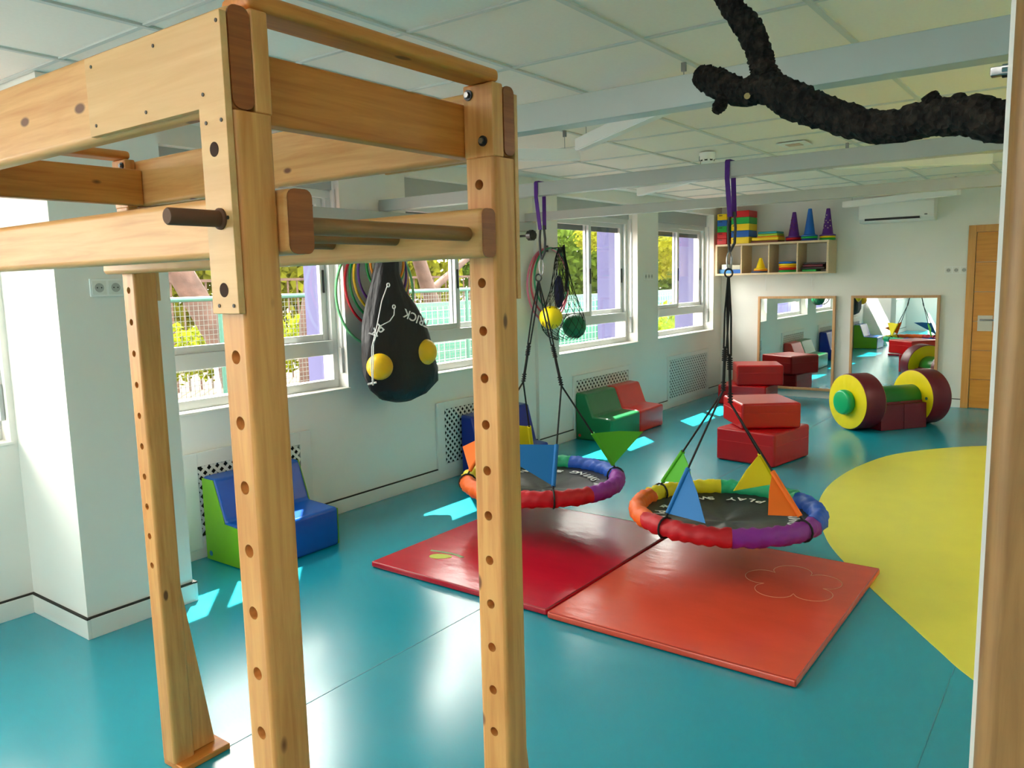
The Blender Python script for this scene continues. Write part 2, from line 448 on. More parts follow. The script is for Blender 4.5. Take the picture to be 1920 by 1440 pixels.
# ------------------------------------------------------------------ windows
def window(n, y0, y1, label, sash_open=0.0):
    w = thing('window_%d' % n, label, 'window', (-4.40, (y0 + y1) / 2, 0.885), kind='structure')
    fx0, fx1 = -4.46, -4.38
    T = 0.045
    obj('window_frame', B(fx0, fx1, y0, y1, 0.885, 0.945), M_alu, w, bevel=0.003)
    obj('window_frame', B(fx0, fx1, y0, y1, 2.215, 2.27), M_alu, w, bevel=0.003)
    obj('window_frame', B(fx0, fx1, y0, y0 + T, 0.945, 2.215), M_alu, w, bevel=0.003)
    obj('window_frame', B(fx0, fx1, y1 - T, y1, 0.945, 2.215), M_alu, w, bevel=0.003)
    obj('transom', B(fx0, fx1 + 0.012, y0 + T, y1 - T, 1.125, 1.225), M_alu, w, bevel=0.004)
    obj('pane', B(-4.425, -4.419, y0 + T, y1 - T, 0.945, 1.125), GLASS, w)
    mid = (y0 + y1) / 2
    for (a, b, xo) in ((y0 + T, mid + 0.03, -4.40), (mid - 0.03, y1 - T, -4.435)):
        s = thing('sash', None, None, (xo, (a + b) / 2, 1.225)); s.parent = w; s.location = Vector(s.location) - wloc(w)
        h = 0.05
        obj('stile', B(xo - 0.016, xo + 0.016, a, a + h, 1.225, 2.215), M_alu, s, bevel=0.003)
        obj('stile', B(xo - 0.016, xo + 0.016, b - h, b, 1.225, 2.215), M_alu, s, bevel=0.003)
        obj('rail', B(xo - 0.016, xo + 0.016, a + h, b - h, 1.225, 1.27), M_alu, s, bevel=0.003)
        obj('rail', B(xo - 0.016, xo + 0.016, a + h, b - h, 2.17, 2.215), M_alu, s, bevel=0.003)
        obj('pane', B(xo - 0.003, xo + 0.003, a + h, b - h, 1.27, 2.17), GLASS, s)
        obj('handle', B(xo + 0.016, xo + 0.024, b - 0.034, b - 0.016, 1.56, 1.72), M_black, s, bevel=0.003)
    obj('shutter_box', B(-4.50, -4.36, y0, y1, 2.27, HEAD), M_shut, w)
    obj('shutter_slat', B(-4.485, -4.465, y0 + 0.02, y1 - 0.02, 2.12, 2.27), M_dslat, w)
    obj('window_sill', B(-4.38, -4.235 if y0 > 6.2 else -4.27, y0 - 0.01, y1 + 0.01, 0.873, 0.888), M_base, w, bevel=0.003)
    obj('strap_winder', B(-4.345, -4.315, y1 - 0.022, y1 - 0.001, 0.99, 1.17), M_shut, w, bevel=0.004)
    obj('shutter_strap', B(-4.335, -4.321, y1 - 0.012, y1 - 0.009, 1.17, 2.27), M_alu, w)
labels = ['sliding window nearest the rear wall', 'sliding window cut off before the square pillar', 'sliding window between the square pillar and the coloured hoops',
          'sliding window beside the black ball bag', 'sliding window above the green and red foam chairs', 'sliding window beside the wall shelf corner']
for i, (a, b) in enumerate(WINS):
    window(i + 1, a, b, labels[i])

# exterior piers in lavender
for k, (a, b) in enumerate([(1.72, 2.08), (3.92, 4.33), (5.97, 6.36), (8.27, 8.52), (10.42, 10.7)]):
    obj('trim_%d' % (k + 1), B(-4.86, -4.54, a, b, -0.5, 3.2), M_lav, label=['lavender outside pier hidden behind the square pillar', 'lavender outside pier at the edge of the hoops window', 'lavender outside pier between ball bag and net bag', 'lavender outside pier seen in the window over the foam chairs', 'lavender outside pier seen in the farthest window'][k], cat='pier', kind='structure')
obj('roof', B(-4.80, -4.54, -3.2, 11.2, 2.62, 2.80), M_plast, label='roof edge overhang above the windows', cat='roof', kind='structure')

# ------------------------------------------------------------------ door
door = thing('door_1', 'oak door with flat grooved panel and steel handle plate', 'door', (-0.75, 10.6, 0), kind='structure')
obj('door_frame', B(-1.285, -1.205, 10.575, 10.6, 0, 2.12), W_doorf, door, bevel=0.004)
obj('door_frame', B(-0.295, -0.215, 10.575, 10.6, 0, 2.12), W_doorf, door, bevel=0.004)
obj('door_frame', B(-1.205, -0.295, 10.575, 10.6, 2.04, 2.12), W_doorf, door, bevel=0.004)
for k in range(6):
    obj('panel', B(-1.20, -0.30, 10.585, 10.598, 0.008 + k * 0.339, 0.008 + k * 0.339 + 0.334), W_door, door, bevel=0.0025)
hp = obj('handle_plate', B(-1.15, -1.00, 10.577, 10.585, 0.91, 1.09), mat('handle_plate_steel', (196, 190, 176), 0.4, metal=0.5), door, bevel=0.002)
obj('handle', MB().tube([(-1.12, 10.577, 1.04), (-1.12, 10.54, 1.04), (-1.10, 10.53, 1.04), (-0.98, 10.53, 1.04)], 0.009, 10), M_metal, hp, smooth=True)

# ------------------------------------------------------------------ steel beams and ledger
specs = [('ceiling_beam', 2.29, 2.124, 2.215, -4.27, 'nearest white steel beam, beside the bare tree branch', []),
         ('ceiling_beam', 4.16, 2.137, 2.217, -4.27, 'white steel beam from which both round swings hang', []),
         ('ceiling_beam', 5.93, 2.137, 2.212, -4.235, 'farthest white steel beam, in front of the air conditioner', [])]
for (nm, y, z0, z1, x0, lab, hs) in specs:
    w = 0.075
    b = thing(nm, lab, 'beam', (-1.0, y + w / 2, z0), 'white steel beams under the ceiling')
    obj('tube', B(x0, 2.19, y, y + w, z0, z1), M_steel, b, bevel=0.003)
    if x0 > -4.3: obj('end_cap', B(x0 - 0.006, x0, y + 0.006, y + w - 0.006, z0 + 0.006, z1 - 0.006), M_white, b)
lg = obj('wall_ledger', B(-4.285, -4.20, 2.20, 6.07, 2.052, 2.13), M_steel, bevel=0.003, label='white steel ledger along the window wall carrying beam ends', cat='ledger')

# linear pendant lights; the lit bars are added fill, out of view
def fill_glow(strength):
    m = bpy.data.materials.new('added_lamp_fill'); m.use_nodes = True
    b = m.node_tree.nodes['Principled BSDF']; b.inputs['Base Color'].default_value = (0.9, 0.9, 0.88, 1)
    b.inputs['Emission Color'].default_value = (1.0, 0.93, 0.84, 1); b.inputs['Emission Strength'].default_value = strength
    return m
M_fill = fill_glow(14.0)  # glow of the added lamp bars that brighten the room
def pendant(p, q, z, label, lit=False):
    p = Vector(p); q = Vector(q); c = (p + q) / 2
    t = thing('pendant_light', label, 'lamp', (c.x, c.y, z), 'slim linear pendant lamps')
    obj('housing', MB().beam((p.x, p.y, z + 0.038), (q.x, q.y, z + 0.038), 0.062, 0.066), M_white, t, bevel=0.004)
    obj('diffuser', MB().beam((p.x, p.y, z + 0.003), (q.x, q.y, z + 0.003), 0.05, 0.004), M_fill if lit else mat('lamp_diffuser', (240, 242, 240), 0.6), t)
    if lit: obj('fill_uplight', MB().beam((p.x, p.y, z + 0.073), (q.x, q.y, z + 0.073), 0.05, 0.003), M_fill, t)  # added bars also glow upwards to brighten the ceiling
    for f in (0.08, 0.97):
        a = p.lerp(q, f)
        wv = obj('suspension_wire', MB().tube([(a.x, a.y, z + 0.07), (a.x, a.y, CZ - 0.004)], 0.0022, 6), M_metal, t)
        obj('ceiling_clip', B(a.x - 0.011, a.x + 0.011, a.y - 0.007, a.y + 0.007, CZ - 0.045, CZ - 0.006), M_metal, wv, bevel=0.002)
pendant((-2.72, 4.42), (-3.55, 3.60), 2.36, 'white pendant lamp bar seen past the pine frame corner')
pendant((-2.52, 4.10), (-1.50, 3.34), 2.36, 'white pendant lamp bar crossing behind the nearest steel beam')
pendant((-3.49, 6.72), (-2.56, 5.98), 2.36, 'white pendant lamp bar farthest along above the foam chairs')
pendant((-2.48, 9.86), (-1.22, 9.19), 2.36, 'bright white pendant lamp bar in front of air conditioner')
pendant((-1.62, 6.14), (-0.70, 6.71), 2.36, 'white pendant lamp bar above the yellow floor area')
pendant((0.55, -0.30), (-0.55, -0.95), 2.36, 'added fill lamp bar, out of view nearest the rear wall', True)  # this and the next three bars are unseen, added for brightness
pendant((-1.60, -1.20), (-2.65, -0.45), 2.36, 'added fill lamp bar, out of view near the rear glazing', True)
pendant((0.70, 4.30), (1.65, 5.00), 2.36, 'added fill lamp bar, out of view over the far side of the yellow floor', True)
pendant((1.65, 7.30), (0.60, 8.00), 2.36, 'added fill lamp bar, out of view near the door side', True)

# smoke detector and ceiling fitting
sd = thing('smoke_detector', 'white round smoke detector with dark slots', 'smoke detector', (-2.48, 5.88, 2.47))
obj('housing', MB().lathe([(0.035, 0.0), (0.05, 0.012), (0.056, 0.03), (0.056, 0.05), (0.06, 0.055), (0.06, 0.074)], (-2.48, 5.88, 2.47), 28), M_white, sd, smooth=True)
for k in range(8):
    a = k * PI / 4 + 0.2
    obj('slot', MB().obox((-2.48 + 0.0485 * math.cos(a), 5.88 + 0.0485 * math.sin(a)), 0.008, 0.022, 2.481, 2.494, a), M_black, sd)
rl = thing('recessed_downlight', 'small square recessed downlight in ceiling', 'lamp', (-1.85, 5.95, CZ - 0.012))
obj('bezel', B(-1.95, -1.75, 5.85, 6.05, CZ - 0.012, CZ - 0.004), M_white, rl, bevel=0.003)
obj('lens', B(-1.90, -1.80, 5.90, 6.00, CZ - 0.016, CZ - 0.012), mat('downlight_lens', (200, 176, 150), 0.3), rl)

# ------------------------------------------------------------------ the wooden climbing frame
fr = thing('climbing_frame', 'tall pine climbing frame with drilled posts and ladder rails', 'climbing frame', (-1.75, 1.04, 0))

def holed_post(name, x0, x1, y0, y1, z0, z1, holes, hx, r, parent, c=0.010, material=None, label=None):
    mb = MB()
    zs = [z0]
    for h in holes: zs += [h - 0.045, h + 0.045]
    zs.append(z1)
    fx0, fx1 = x0 + c, x1 - c
    rings = []
    for (yf, flip) in ((y0, False), (y1, True)):
        for i in range(0, len(zs), 2):
            a, b = zs[i], zs[i + 1]
            if b - a > 1e-4:
                q = [(fx0, yf, a), (fx1, yf, a), (fx1, yf, b), (fx0, yf, b)]
                mb.add(q, [(0, 1, 2, 3)])
        for h in holes:
            a, b = h - 0.045, h + 0.045
            angs = [2 * PI * k / 20 for k in range(20)]
            for (cx, cz) in ((fx0, a), (fx1, a), (fx1, b), (fx0, b)):
                angs.append(math.atan2(cz - h, cx - hx) % (2 * PI))
            angs = sorted(angs)
            outer = []; inner = []
            for t in angs:
                dx, dz = math.cos(t), math.sin(t)
                ks = []
                if dx > 1e-9: ks.append((fx1 - hx) / dx)
                if dx < -1e-9: ks.append((fx0 - hx) / dx)
                if dz > 1e-9: ks.append((b - h) / dz)
                if dz < -1e-9: ks.append((a - h) / dz)
                k = min(ks)
                outer.append((hx + dx * k, yf, h + dz * k)); inner.append((hx + dx * r, yf, h + dz * r))
            n = len(angs)
            mb.add(outer + inner, [(j, (j + 1) % n, n + (j + 1) % n, n + j) for j in range(n)])
            rings.append(inner)
    m = len(holes)
    for k in range(m):
        f, b = rings[k], rings[k + m]; n = len(f)
        mb.add(f + b, [(j, (j + 1) % n, n + (j + 1) % n, n + j) for j in range(n)])
    arc = [0, PI / 6, PI / 3, PI / 2]
    right = [(x1 - c + c * math.sin(t), y0 + c - c * math.cos(t)) for t in arc] + [(x1 - c + c * math.cos(t), y1 - c + c * math.sin(t)) for t in arc]
    left = [(x0 + c - c * math.sin(t), y0 + c - c * math.cos(t)) for t in arc] + [(x0 + c - c * math.cos(t), y1 - c + c * math.sin(t)) for t in arc]
    for path in (right, left):
        n = len(path)
        mb.add([(p[0], p[1], z0) for p in path] + [(p[0], p[1], z1) for p in path], [(j, j + 1, n + j + 1, n + j) for j in range(n - 1)])
    loop = right + left[::-1]
    n = len(loop)
    for z in (z0, z1):
        mb.add([(p[0], p[1], z) for p in loop], [tuple(range(n))])
    # weld seams so normals are consistent
    me = bpy.data.meshes.new(name)
    o = Vector(((x0 + x1) / 2, (y0 + y1) / 2, z0))
    me.from_pydata([(p[0] - o.x, p[1] - o.y, p[2] - o.z) for p in mb.v], [], mb.f)
    bm = bmesh.new(); bm.from_mesh(me)
    bmesh.ops.remove_doubles(bm, verts=bm.verts, dist=1e-5)
    bmesh.ops.recalc_face_normals(bm, faces=bm.faces)
    ym = (y1 - y0) / 2
    for f in bm.faces:
        f.normal_update()
        if abs(f.normal.y) > 0.995:
            front = f.calc_center_median().y < 0
            if (f.normal.y > 0) == front: f.normal_flip()
    bm.to_mesh(me); bm.free()
    for p in me.polygons: p.use_smooth = abs(p.normal.y) < 0.995 and abs(p.normal.z) < 0.9
    me.set_sharp_from_angle(angle=math.radians(32))
    me.materials.append(material or W_post)
    ob = inst(name, me, o, parent)
    if label: ob['label'] = label
    return ob

HZ = [0.015 + 0.1 * k for k in range(3, 17)]
NZ = 1.868
# front post next to the camera, and its back partner
holed_post('post', -1.068, -1.0, 0.70, 0.768, 0.03, NZ, [h for h in HZ if h < 1.55] , -1.034, 0.0105, fr)
holed_post('post', -1.078, -1.0, 1.300, 1.372, 0.03, NZ, [h for h in HZ if abs(h - 1.715) > 0.02 and h < 1.66] + [1.815], -1.041, 0.0105, fr)
holed_post('post', -2.502, -2.425, 1.300, 1.375, 0.022, NZ, HZ[4:14], -2.464, 0.0105, fr)
holed_post('post', -2.502, -2.425, 0.70, 0.768, 0.03, NZ, [h for h in HZ if h < 1.55], -2.464, 0.0105, fr)
for (x0, x1, y0, y1) in ((-1.068, -1.0, 0.738, 0.768), (-1.078, -1.0, 1.300, 1.334), (-2.502, -2.425, 1.300, 1.334), (-2.502, -2.425, 0.738, 0.768)):
    obj('upper_post', B(x0, x1, y0, y1, NZ, 2.014), W_post, fr, bevel=0.004)
# top bars lying across each side frame
obj('top_bar', B(-1.072, -1.0, 0.738, 1.325, 2.014, 2.040), W_raily, fr, bevel=0.010, seg=3)
obj('top_bar', B(-2.502, -2.43, 0.738, 1.325, 2.014, 2.040), W_raily, fr, bevel=0.010, seg=3)
# long rails held in the notches
ra = obj('long_rail', B(-2.56, -1.002, 0.7005, 0.737, 1.870, 2.012), W_railx, fr, bevel=0.012, seg=3)
obj('end_grain', MB().prism(rrect(0.701, 0.7365, 1.8705, 2.0115, 0.013), 'x', -1.004, -1.0005), W_end, ra)
rd = obj('long_rail', B(-2.56, -1.002, 1.335, 1.3715, 1.874, 2.012), W_railx, fr, bevel=0.012, seg=3)
obj('end_grain', MB().prism(rrect(1.3355, 1.371, 1.8745, 2.0115, 0.013), 'x', -1.004, -1.0005), W_end, rd)
# side rails running in depth, bolted to the inside of the posts
obj('side_rail', B(-1.113, -1.079, 0.739, 1.334, 1.873, 1.980), W_raily, fr, bevel=0.005)
obj('side_rail', B(-2.424, -2.39, 0.739, 1.334, 1.873, 1.980), W_raily, fr, bevel=0.005)
# joint plates
def plate(front):
    y0, y1 = (0.688, 0.6995) if front else (1.3725, 1.384)
    poly = [(-1.385, 1.874), (-1.066, 1.874), (-1.066, 1.58), (-1.001, 1.58), (-1.001, 2.000), (-1.385, 2.000)]
    p = obj('joint_plate', MB().prism(poly, 'y', y0, y1), W_plate, fr, bevel=0.0012, seg=1)
    if front:
        for (x, z) in ((-1.009, 1.986), (-1.172, 1.982), (-1.363, 1.984), (-1.052, 1.893), (-1.206, 1.89), (-1.362, 1.89), (-1.049, 1.853), (-1.012, 1.853), (-1.048, 1.592), (-1.012, 1.592), (-1.012, 1.718)):
            obj('screw', MB().lathe([(0.0028, 0.0), (0.0028, 0.0012)], (x, 0.6868, z), 10, axis=(0, 1, 0)), mat('screw_brown', (56, 42, 30), 0.5), p)
        for z in (1.815, 1.615):
            obj('plate_hole', MB().lathe([(0.0105, 0.0), (0.0105, 0.0006)], (-1.034, 0.6875, z), 20, axis=(0, 1, 0)), mat('hole_shadow_wood', (58, 30, 14), 0.9), p)
plate(True); plate(False)
poly = [(-2.12, 1.874), (-2.434, 1.874), (-2.434, 1.58), (-2.499, 1.58), (-2.499, 2.0), (-2.12, 2.0)]
obj('joint_plate', MB().prism(poly, 'y', 1.376, 1.388), W_plate, fr, bevel=0.0012, seg=1)
obj('joint_plate', MB().prism(poly, 'y', 0.688, 0.6995), W_plate, fr, bevel=0.0012, seg=1)
# horizontal ladder
def lrail(y0, y1, x1):
    r = obj('ladder_rail', B(-2.53, x1 - 0.001, y0, y1, 1.666, 1.764), W_railx, fr, bevel=0.012, seg=3)
    obj('end_grain', MB().prism(rrect(y0 + 0.0005, y1 - 0.0005, 1.6665, 1.7635, 0.013), 'x', x1 - 0.002, x1), W_end, r)
lrail(0.770, 0.817, -0.982); lrail(1.256, 1.2985, -1.0)
for x in (-1.041, -1.244, -1.449, -1.652, -1.855, -2.058, -2.261, -2.464):
    obj('rung', MB().tube([(x, 0.80, 1.714), (x, 1.27, 1.714)], 0.0145, 14), W_dowel, fr, smooth=True)
# peg, bolts
pg = obj('peg', MB().lathe([(0.0105, 0.0), (0.012, 0.002), (0.012, 0.078), (0.0155, 0.080), (0.0155, 0.083)], (-1.030, 0.605, 1.717), 20, axis=(0, 1, 0)), mat('dark_rubber', (96, 58, 34), 0.7), fr, smooth=True, label='dark rubber covered peg')
for (x, z, yy) in ((-1.062, 1.994, 1.2995), (-1.027, 1.90, 1.2995), (-2.44, 1.994, 1.2995), (-2.47, 1.90, 1.2995)):
    b = obj('bolt', MB().lathe([(0.0105, -0.0035), (0.0105, 0.0)], (x, yy, z), 20, axis=(0, 1, 0)), M_dmetal, fr, smooth=True)
    obj('nut', MB().lathe([(0.006, -0.009), (0.0065, -0.0035)], (x, yy, z), 6, axis=(0, 1, 0)), M_metal, b)
# gussets and feet
for sx in (-2.475, -1.052):
    obj('gusset', MB().prism([(1.376, 0.024), (1.462, 0.024), (1.376, 0.65)], 'x', sx, sx + 0.034), W_post, fr, bevel=0.002)
    obj('gusset', MB().prism([(0.699, 0.024), (0.613, 0.024), (0.699, 0.65)], 'x', sx, sx + 0.034), W_post, fr, bevel=0.002)
    fx = (-2.50, -2.385) if sx < -2 else (-1.075, -0.985)
    obj('foot', B(fx[0], fx[1], 1.302, 1.485, 0.0, 0.022), W_raily, fr, bevel=0.004)
    obj('foot', B(fx[0], fx[1], 0.585, 0.766, 0.0, 0.022), W_raily, fr, bevel=0.004)

# ------------------------------------------------------------------ right-hand wooden column with branch
co = thing('wooden_column', 'pale wooden column with rounded edge holding a branch', 'column', (-0.01, 0.97, 0))
obj('board', B(-0.085, 0.07, 0.93, 0.985, 0.0, CZ - 0.008), W_col, co, bevel=0.022, seg=4)
obj('back_panel', B(-0.0922, 0.07, 0.985, 0.996, 0.0, CZ - 0.008), M_white, co)
bk = obj('bracket', B(-0.108, -0.0915, 0.986, 0.998, 1.818, 1.827), M_metal, co, bevel=0.001)
obj('bracket_nut', MB().lathe([(0.007, 0.0), (0.007, 0.006)], (-0.0975, 0.992, 1.8225), 8, axis=(1, 0, 0)), M_metal, bk)

def bark():
    m = bpy.data.materials.new('dark_bark'); m.use_nodes = True
    nt = m.node_tree; L = nt.links; N = nt.nodes; b = N['Principled BSDF']; b.inputs['Roughness'].default_value = 0.9
    b.inputs['Specular IOR Level'].default_value = 0.25
    tc = N.new('ShaderNodeTexCoord')
    v = N.new('ShaderNodeTexVoronoi'); v.inputs['Scale'].default_value = 110; L.new(tc.outputs['Object'], v.inputs['Vector'])
    n = N.new('ShaderNodeTexNoise'); n.inputs['Scale'].default_value = 70; n.inputs['Detail'].default_value = 8; L.new(tc.outputs['Object'], n.inputs['Vector'])
    r = N.new('ShaderNodeValToRGB')
    r.color_ramp.elements[0].position = 0.42; r.color_ramp.elements[0].color = lin((9, 7, 6))
    r.color_ramp.elements[1].position = 0.78; r.color_ramp.elements[1].color = lin((54, 47, 40))
    L.new(n.outputs['Fac'], r.inputs['Fac']); L.new(r.outputs['Color'], b.inputs['Base Color'])
    bp = N.new('ShaderNodeBump'); bp.inputs['Strength'].default_value = 1.0; bp.inputs['Distance'].default_value = 0.008
    L.new(v.outputs['Distance'], bp.inputs['Height']); L.new(bp.outputs['Normal'], b.inputs['Normal'])
    return m
M_bark = bark()
def limb(ctrl, name, parent, seed, rough=0.16, label=None, cat=None, n=22):
    rnd = random.Random(seed)
    P = []; R = []
    k = len(ctrl)
    for i in range(k - 1):
        p0, p1, p2, p3 = [ctrl[min(max(i + j, 0), k - 1)] for j in (-1, 0, 1, 2)]
        for s in range(12):
            t = s / 12
            q = [0.5 * ((2 * p1[c]) + (p2[c] - p0[c]) * t + (2 * p0[c] - 5 * p1[c] + 4 * p2[c] - p3[c]) * t * t + (3 * p1[c] - p0[c] - 3 * p2[c] + p3[c]) * t ** 3) for c in range(4)]
            P.append(q[:3]); R.append(q[3])
    P.append(ctrl[-1][:3]); R.append(ctrl[-1][3])
    mb = MB(); mb.tube(P, 1, n, radii=[max(0.002, r) for r in R])
    m = len(P)
    for i in range(m):
        for j in range(n):
            a = i * n + j; c = P[i]; v = mb.v[a]
            f = 1 + rough * (rnd.random() - 0.5) * 1.6
            mb.v[a] = tuple(c[q] + (v[q] - c[q]) * f for q in range(3))
    return obj(name, mb, M_bark, parent, smooth=True, ang=75, label=label, cat=cat)
brs = thing('tree_branch', 'black rough tree branch jutting out from the wooden column', 'branch', (-0.28, 1.1, 1.78))
limb([(-0.02, 0.998, 1.785, 0.019), (-0.093, 1.02, 1.775, 0.021), (-0.131, 1.042, 1.791, 0.022), (-0.174, 1.065, 1.796, 0.020), (-0.236, 1.095, 1.798, 0.0195), (-0.301, 1.123, 1.826, 0.0215), (-0.357, 1.145, 1.855, 0.024),
      (-0.40, 1.16, 1.882, 0.022), (-0.44, 1.174, 1.884, 0.019), (-0.482, 1.188, 1.905, 0.021), (-0.515, 1.198, 1.923, 0.017), (-0.523, 1.2, 1.927, 0.010)], 'main_limb', brs, 3)
limb([(-0.392, 1.162, 1.872, 0.021), (-0.405, 1.165, 1.90, 0.019), (-0.414, 1.165, 1.929, 0.0175), (-0.427, 1.165, 1.964, 0.0185), (-0.454, 1.165, 2.002, 0.0165), (-0.479, 1.165, 2.048, 0.017), (-0.516, 1.165, 2.116, 0.015), (-0.53, 1.17, 2.20, 0.012)], 'side_limb', brs, 5)
limb([(-0.468, 1.176, 1.884, 0.010), (-0.475, 1.168, 1.868, 0.010), (-0.479, 1.164, 1.860, 0.006)], 'knot_stub', brs, 8, n=12)
limb([(-0.163, 1.062, 1.803, 0.011), (-0.174, 1.062, 1.817, 0.0095), (-0.177, 1.062, 1.822, 0.009)], 'knot_stub', brs, 9, n=12)
obj('cut_twig', MB().lathe([(0.004, 0.0), (0.0045, 0.003)], (-0.425, 1.148, 1.872), 10, axis=(0.3, -1, 0)), mat('cut_wood', (150, 130, 80), 0.7), brs)

# ------------------------------------------------------------------ gym mats
def gym_mat(x0, x1, y0, y1, material, label, pipem):
    t = thing('gym_mat', label, 'mat', ((x0 + x1) / 2, (y0 + y1) / 2, 0))
    obj('cushion', B(x0, x1, y0, y1, 0.002, 0.036), material, t, bevel=0.010, seg=3)
    loop = [(x0 + 0.006, y0 + 0.006), (x1 - 0.006, y0 + 0.006), (x1 - 0.006, y1 - 0.006), (x0 + 0.006, y1 - 0.006)]
    for z in (0.032,):
        P = []
        for i in range(4):
            a, b = loop[i], loop[(i + 1) % 4]
            for s in range(6): P.append((a[0] + (b[0] - a[0]) * s / 6, a[1] + (b[1] - a[1]) * s / 6, z))
        obj('piping', MB().tube(P, 0.004, 6, closed=True), pipem, t, smooth=True)
    return t
m1 = gym_mat(-3.29, -2.075, 3.02, 4.50, M_matr, 'crimson gym mat with a leaf and stem patch', mat('crimson_piping', (150, 14, 34), 0.4))
m2 = gym_mat(-2.060, -0.878, 3.00, 4.455, M_mato, 'orange-red gym mat with stitched flower outline', mat('orange_piping', (168, 50, 34), 0.4))
lp = MB(); poly = []
for k in range(24):
    a = 2 * PI * k / 24; px, py = 0.068 * math.cos(a), 0.03 * math.sin(a) * (1.25 - 0.3 * math.cos(a))
    c, s = math.cos(0.45), math.sin(0.45); poly.append((-3.005 + px * c - py * s, 3.30 + px * s + py * c))
obj('leaf_patch', lp.prism(poly, 'z', 0.036, 0.0375), mat('leaf_felt', (190, 200, 90), 0.8), m1)
top = [(-3.13, 3.355), (-3.06, 3.37), (-2.99, 3.38), (-2.93, 3.378), (-2.88, 3.365)]; bot = [(-2.895, 3.345), (-2.935, 3.357), (-2.99, 3.358), (-3.06, 3.348), (-3.12, 3.335)]
obj('stem_patch', MB().prism(top + bot, 'z', 0.036, 0.0375), mat('stem_felt', (138, 158, 118), 0.8), m1)
fl = []
for k in range(90):
    a = 2 * PI * k / 90; rr = 0.15 + 0.095 * abs(math.sin(2.5 * a)) ** 0.6
    fl.append((-1.20 + rr * math.cos(a), 4.0 + rr * 1.02 * math.sin(a), 0.0363))
obj('flower_stitching', MB().tube(fl, 0.0016, 5, closed=True), mat('pale_thread', (226, 150, 110), 0.7), m2)

# ------------------------------------------------------------------ disc swings
RB = {'purple': (136, 34, 150), 'blue': (22, 84, 190), 'green': (26, 168, 120), 'yellow': (222, 206, 20), 'orange': (232, 100, 24), 'red': (190, 12, 28)}
RBM = {k: mat('sleeve_' + k, v, 0.55, vary=0.08, scale=10, bump=0.25, bscale=14) for k, v in RB.items()}
FLG = {'green': mat('flag_green', (70, 170, 20), 0.7), 'blue': mat('flag_blue', (10, 110, 178), 0.7), 'yellow': mat('flag_yellow', (240, 220, 10), 0.7), 'orange': mat('flag_orange', (240, 110, 10), 0.7)}
M_rope = mat('black_rope', (14, 14, 16), 0.75, bump=0.3, bscale=200)
M_strap = mat('purple_webbing', (78, 18, 128), 0.7, vary=0.1, scale=50)
M_strapd = mat('violet_webbing', (44, 16, 96), 0.7, vary=0.1, scale=50)
M_swm = mat('black_swing_fabric', (40, 40, 42), 0.42, vary=0.15, scale=5, bump=0.25, bscale=7)
M_letter = mat('white_lettering', (232, 232, 232), 0.6)

